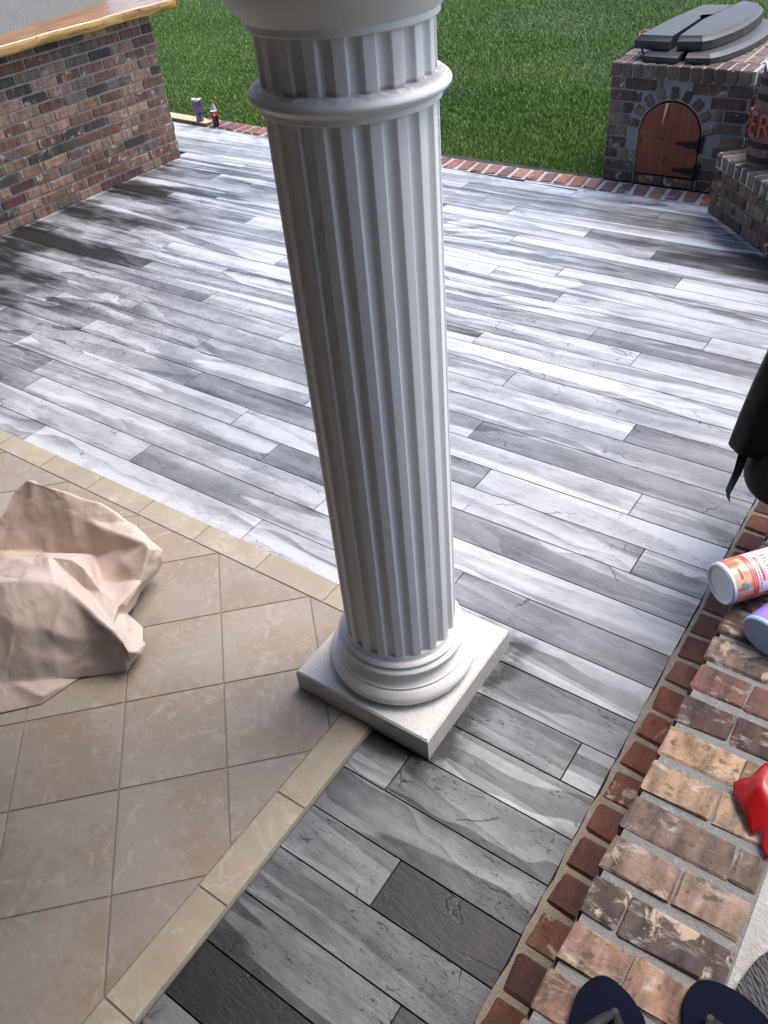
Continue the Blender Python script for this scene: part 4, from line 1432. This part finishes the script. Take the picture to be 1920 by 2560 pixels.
for (zz, s0, s1, m) in ((0.0815, 66, 172, inkm), (0.1015, 80, 150, pinkm)):
    for i in range(22):
        aa = s0 + (s1 - s0) * i / 22
        band('small_print', HR + .0009, zz, zz + 0.0028 + 0.0012 * (i % 3 == 0), math.radians(aa), math.radians(aa + 3.0), m, lbw, 2)
for zz in (0.064, 0.070):
    for i in range(14):
        aa = 88 + i * 5.0
        band('small_print', HR + .0009, zz, zz + 0.0022, math.radians(aa), math.radians(aa + 3.2), pinkm, hb, 2)
for i in range(7):
    aa = 104 + i * 4
    band('small_print', HR + .0009, 0.030, 0.036, math.radians(aa), math.radians(aa + 2.4), inkm, hb, 2)
em = band('emblem', HR + .0009, 0.026, 0.040, math.radians(142), math.radians(156), greenm, hb, 6)
band('emblem_wing', HR + .0010, 0.034, 0.046, math.radians(146), math.radians(158), bluem, em, 6)

PB = lay_root('purple_bottle', (-0.105, -4.105, ST + 0.052), 1.18, 0.05, 'purple plastic bottle with pale blue base lying beside the orange container', 'bottle')


def mat_purple():
    g = G('purple_wrap')
    q = g.sep(g.obj())
    n1 = g.noise(g.xyz(g.m('MULTIPLY', q[0], 9.0), g.m('MULTIPLY', q[1], 9.0), g.m('MULTIPLY', q[2], 5.0)), 1.0, 3)
    c = g.mix(n1, (0.17, 0.09, 0.50), (0.34, 0.24, 0.72))
    g.col(c)
    g.rough(0.25)
    return g.mat


for nm, prof, mt_ in (('base', [(0.001, 0.006), (0.040, 0.004), (0.047, 0.0), (0.0505, 0.004), (0.051, 0.012)], simple('pale_blue_plastic', (0.34, 0.47, 0.72), 0.35, 0, 0.04)),
                      ('body', [(0.051, 0.0122), (0.0515, 0.02), (0.0515, 0.17), (0.045, 0.20), (0.02, 0.215)], mat_purple())):
    me = lathe(nm, prof, mt_, 44, cap=False)
    for v in me.vertices:
        v.co.x *= 1.30
    add(nm, me, PB)
for i, (aa, zz) in enumerate(((100, 0.05), (96, 0.10), (104, 0.075))):
    vs_ = []
    a0 = math.radians(aa)
    for (da, dz) in ((-.02, 0), (.10, .012), (.22, .016), (.22, .020), (.10, .018), (-.02, .006)):
        vs_.append((1.30 * 0.0520 * math.cos(a0 - da), 0.0520 * math.sin(a0 - da), zz + dz))
    add('print', mesh_from('print', vs_, [(0, 1, 2, 3, 4, 5)], whitep if i else inkm), PB)

# ------------------------------------------------------------------ red satin ribbon bundle
RB = empty('red_ribbon', (0.02, -4.55, ST))
tag(RB, 'crumpled shiny red ribbon bundle at the back of the doorstep', 'ribbon')
rv = [(-0.041, -4.522, .012), (-0.025, -4.511, .03), (-0.014, -4.506, .035), (0.003, -4.463, .05), (0.04, -4.44, .05), (-0.033, -4.549, .006), (-0.010, -4.576, .015), (0.014, -4.608, .010), (0.027, -4.621, .004),
      (0.036, -4.611, .012), (0.037, -4.554, .05), (0.01, -4.53, .062), (0.07, -4.55, .045), (0.09, -4.48, .03), (0.041, -4.600, .02), (0.053, -4.639, .006), (0.067, -4.658, .003), (0.09, -4.63, .02), (0.085, -4.60, .03)]
rf = [(0, 1, 6, 5), (1, 2, 11, 6), (2, 3, 11), (3, 4, 10, 11), (11, 10, 7, 6), (10, 9, 8, 7), (4, 13, 12, 10), (10, 12, 14, 9), (14, 12, 18, 17), (14, 17, 16, 15)]
me = mesh_from('satin', [(v[0] - .02, v[1] + 4.55, v[2] + 0.002) for v in rv], rf, MAT['red'], True)
o = add('satin', me, RB)
bm = bmesh.new(); bm.from_mesh(me)
cl = bm.edges.layers.float.new('crease_edge')
for e in bm.edges:
    e[cl] = 0.7 if len(e.link_faces) == 2 else 1.0
bm.to_mesh(me); bm.free()
md = o.modifiers.new('soften', 'SUBSURF'); md.levels = 2; md.render_levels = 2
md = o.modifiers.new('thick', 'SOLIDIFY'); md.thickness = 0.0012

# ------------------------------------------------------------------ black cover hanging on the right
CV = empty('black_grill_cover', (-0.05, -3.2, ST))
tag(CV, 'black vinyl cover draped over a grill at the right edge', 'cover')
cvm = [(-0.465, -2.70, 0.55), ]
prof = []
# draped skirt: ring of points round the covered body, three heights
ring0 = [(-0.425, -3.438), (-0.372, -3.470), (-0.30, -3.46), (-0.18, -3.47), (0.05, -3.46), (0.25, -3.45), (0.42, -3.36), (0.47, -3.10), (0.44, -2.80), (0.25, -2.62), (-0.05, -2.58), (-0.30, -2.62), (-0.40, -2.85), (-0.44, -3.15)]
vs_, fs = [], []
nr = len(ring0)
levels = [(0.62, 1.0, 0.0), (0.70, 0.985, 0.02), (0.85, 0.93, 0.05), (1.0, 0.86, 0.06), (1.15, 0.72, 0.06), (1.22, 0.45, 0.05)]
ccx, ccy = 0.03, -3.02
for z, s, dy in levels:
    for i, (x, y) in enumerate(ring0):
        k = 1 + 0.015 * math.sin(i * 2.1 + z * 7)
        vs_.append((ccx + (x - ccx) * s * k + 0.05, ccy + (y - ccy) * s * k + 3.2, z - ST))
        if True:
            vx = vs_[-1]
            vs_[-1] = (vx[0] + 0.0, vx[1], vx[2])
for k in range(len(levels) - 1):
    for i in range(nr):
        j = (i + 1) % nr
        fs.append((k * nr + i, k * nr + j, (k + 1) * nr + j, (k + 1) * nr + i))
fs.append(tuple((len(levels) - 1) * nr + i for i in range(nr)))
me = mesh_from('skirt', vs_, fs, MAT['cover'], True)
bm = bmesh.new(); bm.from_mesh(me)
cl = bm.edges.layers.float.new('crease_edge')
for e in bm.edges:
    e[cl] = 1.0 if len(e.link_faces) == 1 else (0.75 if abs(e.verts[0].co.z - e.verts[1].co.z) > 0.05 else 0.3)
bm.to_mesh(me); bm.free()
o = add('skirt', me, CV)
md = o.modifiers.new('soften', 'SUBSURF'); md.levels = 2; md.render_levels = 2
md = o.modifiers.new('thick', 'SOLIDIFY'); md.thickness = 0.003
ring1 = [(-0.367, -3.34), (-0.366, -3.42), (-0.335, -3.485), (-0.285, -3.535), (-0.20, -3.545), (0.0, -3.52), (0.25, -3.46), (0.40, -3.36), (0.43, -3.10), (0.40, -2.80), (0.2, -2.68), (-0.1, -2.66), (-0.28, -2.72), (-0.35, -3.0)]
vs_, fs = [], []
for z, s in ((0.505, 0.97), (0.53, 1.0), (0.58, 0.985), (0.64, 0.93), (0.72, 0.86)):
    for i, (x, y) in enumerate(ring1):
        vs_.append((ccx + (x - ccx) * s + 0.05, ccy + (y - ccy) * s + 3.2, z - ST + 0.012 * math.sin(i * 1.7) * (z > 0.51)))
for k in range(4):
    for i in range(nr):
        j = (i + 1) % nr
        fs.append((k * nr + i, k * nr + j, (k + 1) * nr + j, (k + 1) * nr + i))
o = add('lower_bulge', mesh_from('lower_bulge', vs_, fs, MAT['cover'], True), CV)
md = o.modifiers.new('soften', 'SUBSURF'); md.levels = 2; md.render_levels = 2
sv = [(-0.385, -3.400, .63), (-0.375, -3.474, .56), (-0.37, -3.562, .545), (-0.353, -3.603, .55), (-0.338, -3.621, .55), (-0.350, -3.581, .55), (-0.350, -3.469, .56), (-0.352, -3.397, .63)]
add('tie_strap', mesh_from('tie_strap', [(a + .05, b + 3.2, c - ST) for a, b, c in sv], [(0, 1, 6, 7), (1, 2, 5, 6), (2, 3, 4, 5)], MAT['cover']), CV)

# ------------------------------------------------------------------ crumpled kraft paper
def mat_paper():
    g = G('kraft_paper')
    p = g.obj()
    n1 = g.noise(p, 5.0, 4)
    g.col(g.mix(n1, (0.51, 0.41, 0.355), (0.57, 0.465, 0.41)))
    g.rough(0.55)
    v = g.n('ShaderNodeTexVoronoi', {'feature': 'DISTANCE_TO_EDGE'}, Scale=9.0)
    wv = g.n('ShaderNodeTexNoise', Scale=7.0, Detail=3.0)
    g.put(wv.inputs['Vector'], p)
    ad = g.n('ShaderNodeVectorMath', {'operation': 'ADD'}, i0=p)
    g.t.links.new(g.n('ShaderNodeVectorMath', {'operation': 'SCALE'}, i0=wv.outputs['Color'], Scale=0.35).outputs[0], ad.inputs[1])
    g.put(v.inputs['Vector'], ad.outputs[0])
    cre = g.m('MULTIPLY', g.step(v.outputs['Distance'], 0.10, 0.0), g.step(g.noise(p, 4.0, 2), 0.48, 0.6))
    g.bump(g.m('ADD', g.m('MULTIPLY', g.noise(p, 13.0, 3, 0.5, 0.8), 1.0), g.m('MULTIPLY', cre, 0.0)), 0.22, 0.016)
    return g.mat


pp = empty('paper_sheet', (-2.0, -4.6, 0.0105))
tag(pp, 'large crumpled sheet of pinkish kraft paper heaped on the tiles', 'paper')
PV = [(-0.903, -0.150, 0.140), (-0.791, -0.060, 0.200), (-0.792, 0.033, 0.270), (-0.775, 0.105, 0.300), (-0.684, 0.129, 0.280), (-0.589, 0.160, 0.260), (-0.452, 0.196, 0.240), (-0.296, 0.195, 0.200), (-0.144, 0.190, 0.140), (-0.145, 0.177, 0.080), (-0.159, 0.157, 0.040), (-0.166, 0.051, 0.012), (-0.138, 0.003, 0.010), (-0.110, 0.120, 0.235), (-0.095, 0.118, 0.220), (-0.077, 0.022, 0.150), (-0.048, -0.075, 0.120), (-0.051, -0.099, 0.150), (-0.142, -0.099, 0.170), (-0.886, -0.199, 0.060), (-0.655, 0.104, 0.220), (-0.455, 0.121, 0.190), (-0.429, 0.069, 0.070), (-0.661, -0.026, 0.050), (-0.812, -0.112, 0.050), (-0.805, 0.022, 0.200), (-0.264, -0.031, 0.100), (-0.540, 0.052, 0.120), (-0.504, -0.264, 0.200), (-0.445, -0.262, 0.220), (-0.415, -0.169, 0.240), (-0.379, -0.115, 0.250), (-0.287, -0.080, 0.245), (-0.221, -0.085, 0.235), (-0.296, -0.125, 0.220), (-0.177, -0.126, 0.170), (-0.517, -0.364, 0.240), (-0.415, -0.300, 0.260), (-0.341, -0.259, 0.265), (-0.236, -0.202, 0.260), (-0.166, -0.196, 0.250), (-0.067, -0.200, 0.215), (0.038, -0.204, 0.170), (0.075, -0.206, 0.140), (0.107, -0.217, 0.110), (0.107, -0.195, 0.090), (0.101, -0.172, 0.050), (0.074, -0.205, 0.020), (0.074, -0.234, 0.000), (0.010, -0.287, 0.000), (-0.049, -0.339, 0.005), (-0.090, -0.392, 0.030), (-0.208, -0.499, 0.050), (-0.231, -0.525, 0.050), (-0.302, -0.596, 0.050), (-0.245, -0.658, 0.000), (-0.168, -0.583, 0.000), (-0.079, -0.485, 0.000), (-0.083, -0.471, 0.020), (-0.055, -0.344, 0.000), (-0.053, -0.109, 0.110), (-0.050, -0.094, 0.100), (-0.003, -0.122, 0.080), (0.013, -0.153, 0.070), (-0.019, -0.067, 0.020), (0.042, -0.120, 0.030), (0.075, -0.129, 0.050), (-0.075, -0.067, 0.060), (-0.011, -0.178, 0.140), (-0.252, -0.376, 0.190), (-0.133, -0.326, 0.180), (-0.044, -0.272, 0.120), (-0.821, -0.010, 0.000), (-0.822, 0.083, 0.000), (-0.805, 0.155, 0.000), (-0.714, 0.179, 0.000), (-0.619, 0.210, 0.000), (-0.482, 0.246, 0.000), (-0.326, 0.245, 0.000), (-0.245, 0.147, 0.000), (-0.933, -0.100, 0.000)]
PF = [(1, 2, 25), (2, 3, 25), (3, 4, 20), (3, 20, 25), (4, 5, 20), (5, 6, 21), (5, 21, 20), (6, 7, 21), (7, 13, 21), (7, 8, 14, 13), (8, 9, 14), (9, 10, 15, 14), (10, 11, 15), (11, 12, 16, 15), (21, 13, 22), (13, 26, 22), (13, 14, 15), (13, 15, 26), (26, 15, 18), (15, 17, 18), (15, 16, 17), (20, 21, 27), (21, 22, 27), (20, 27, 23), (27, 22, 23), (25, 20, 23), (1, 25, 24), (25, 23, 24), (0, 1, 24, 19), (24, 23, 30), (24, 30, 29, 28), (23, 22, 31), (23, 31, 30), (22, 32, 31), (22, 26, 33, 32), (26, 18, 33), (19, 24, 28, 36), (36, 28, 37), (28, 29, 38, 37), (29, 30, 38), (30, 31, 39, 38), (31, 32, 34), (32, 33, 35, 34), (33, 18, 35), (18, 17, 68, 35), (31, 34, 40, 39), (34, 35, 41, 40), (35, 68, 42, 41), (36, 37, 69), (36, 69, 53, 54), (37, 38, 69), (38, 70, 69), (69, 52, 53), (69, 70, 51, 52), (38, 39, 70), (39, 40, 70), (40, 41, 71, 70), (70, 71, 50, 51), (71, 49, 50), (41, 42, 71), (42, 43, 48, 71), (71, 48, 49), (43, 44, 47, 48), (44, 45, 46, 47), (54, 53, 56, 55), (53, 52, 56), (52, 51, 58), (52, 58, 57, 56), (51, 50, 59), (51, 59, 58), (58, 59, 57), (17, 16, 61, 60), (60, 61, 62), (60, 62, 63, 68), (17, 60, 68), (68, 63, 43, 42), (16, 12, 67, 61), (67, 64, 62, 61), (62, 64, 65, 63), (63, 65, 66, 45), (63, 45, 44, 43), (66, 46, 45), (80, 72, 1, 0), (72, 73, 2, 1), (73, 74, 3, 2), (74, 75, 4, 3), (75, 76, 5, 4), (76, 77, 6, 5), (77, 78, 7, 6), (78, 79, 8, 7)]
me = mesh_from('sheet', PV, PF, mat_paper(), True)
bm = bmesh.new()
bm.from_mesh(me)
bmesh.ops.recalc_face_normals(bm, faces=bm.faces)
bmesh.ops.subdivide_edges(bm, edges=bm.edges[:], cuts=9, use_grid_fill=True)
bmesh.ops.triangulate(bm, faces=[f for f in bm.faces if len(f.verts) > 4])
bmesh.ops.smooth_vert(bm, verts=[v for v in bm.verts if not v.is_boundary], factor=0.5, use_axis_x=True, use_axis_y=True, use_axis_z=True)
bm.normal_update()


def ridge(p, s, o):
    return 1.0 - 2.2 * abs(noise.noise(Vector((p.x * s + o, p.y * s - o, p.z * s + 2 * o))))


mv = []
for v in bm.verts:
    p = v.co
    q = p + Vector((noise.noise(p * 4), noise.noise(p * 4 + Vector((9, 0, 0))), noise.noise(p * 4 + Vector((0, 9, 0))))) * 0.05
    k = min(1.0, max(0.15, p.z / 0.06))
    mv.append(v.normal * (0.0100 * (ridge(q, 4.5, 1.3) - 0.4) + 0.0062 * (ridge(q, 9.5, 4.1) - 0.4) + 0.0020 * (ridge(q, 27.0, 7.7) - 0.4)) * k)
for v, d in zip(bm.verts, mv):
    v.co += d
    if v.co.z < 0.0:
        v.co.z = 0.0
bm.to_mesh(me)
bm.free()
me.polygons.foreach_set('use_smooth', [True] * len(me.polygons))
o = add('sheet', me, pp)
md = o.modifiers.new('soften', 'SUBSURF'); md.levels = 1; md.render_levels = 1
md = o.modifiers.new('thick', 'SOLIDIFY'); md.thickness = 0.0006
#ENDPAPER#
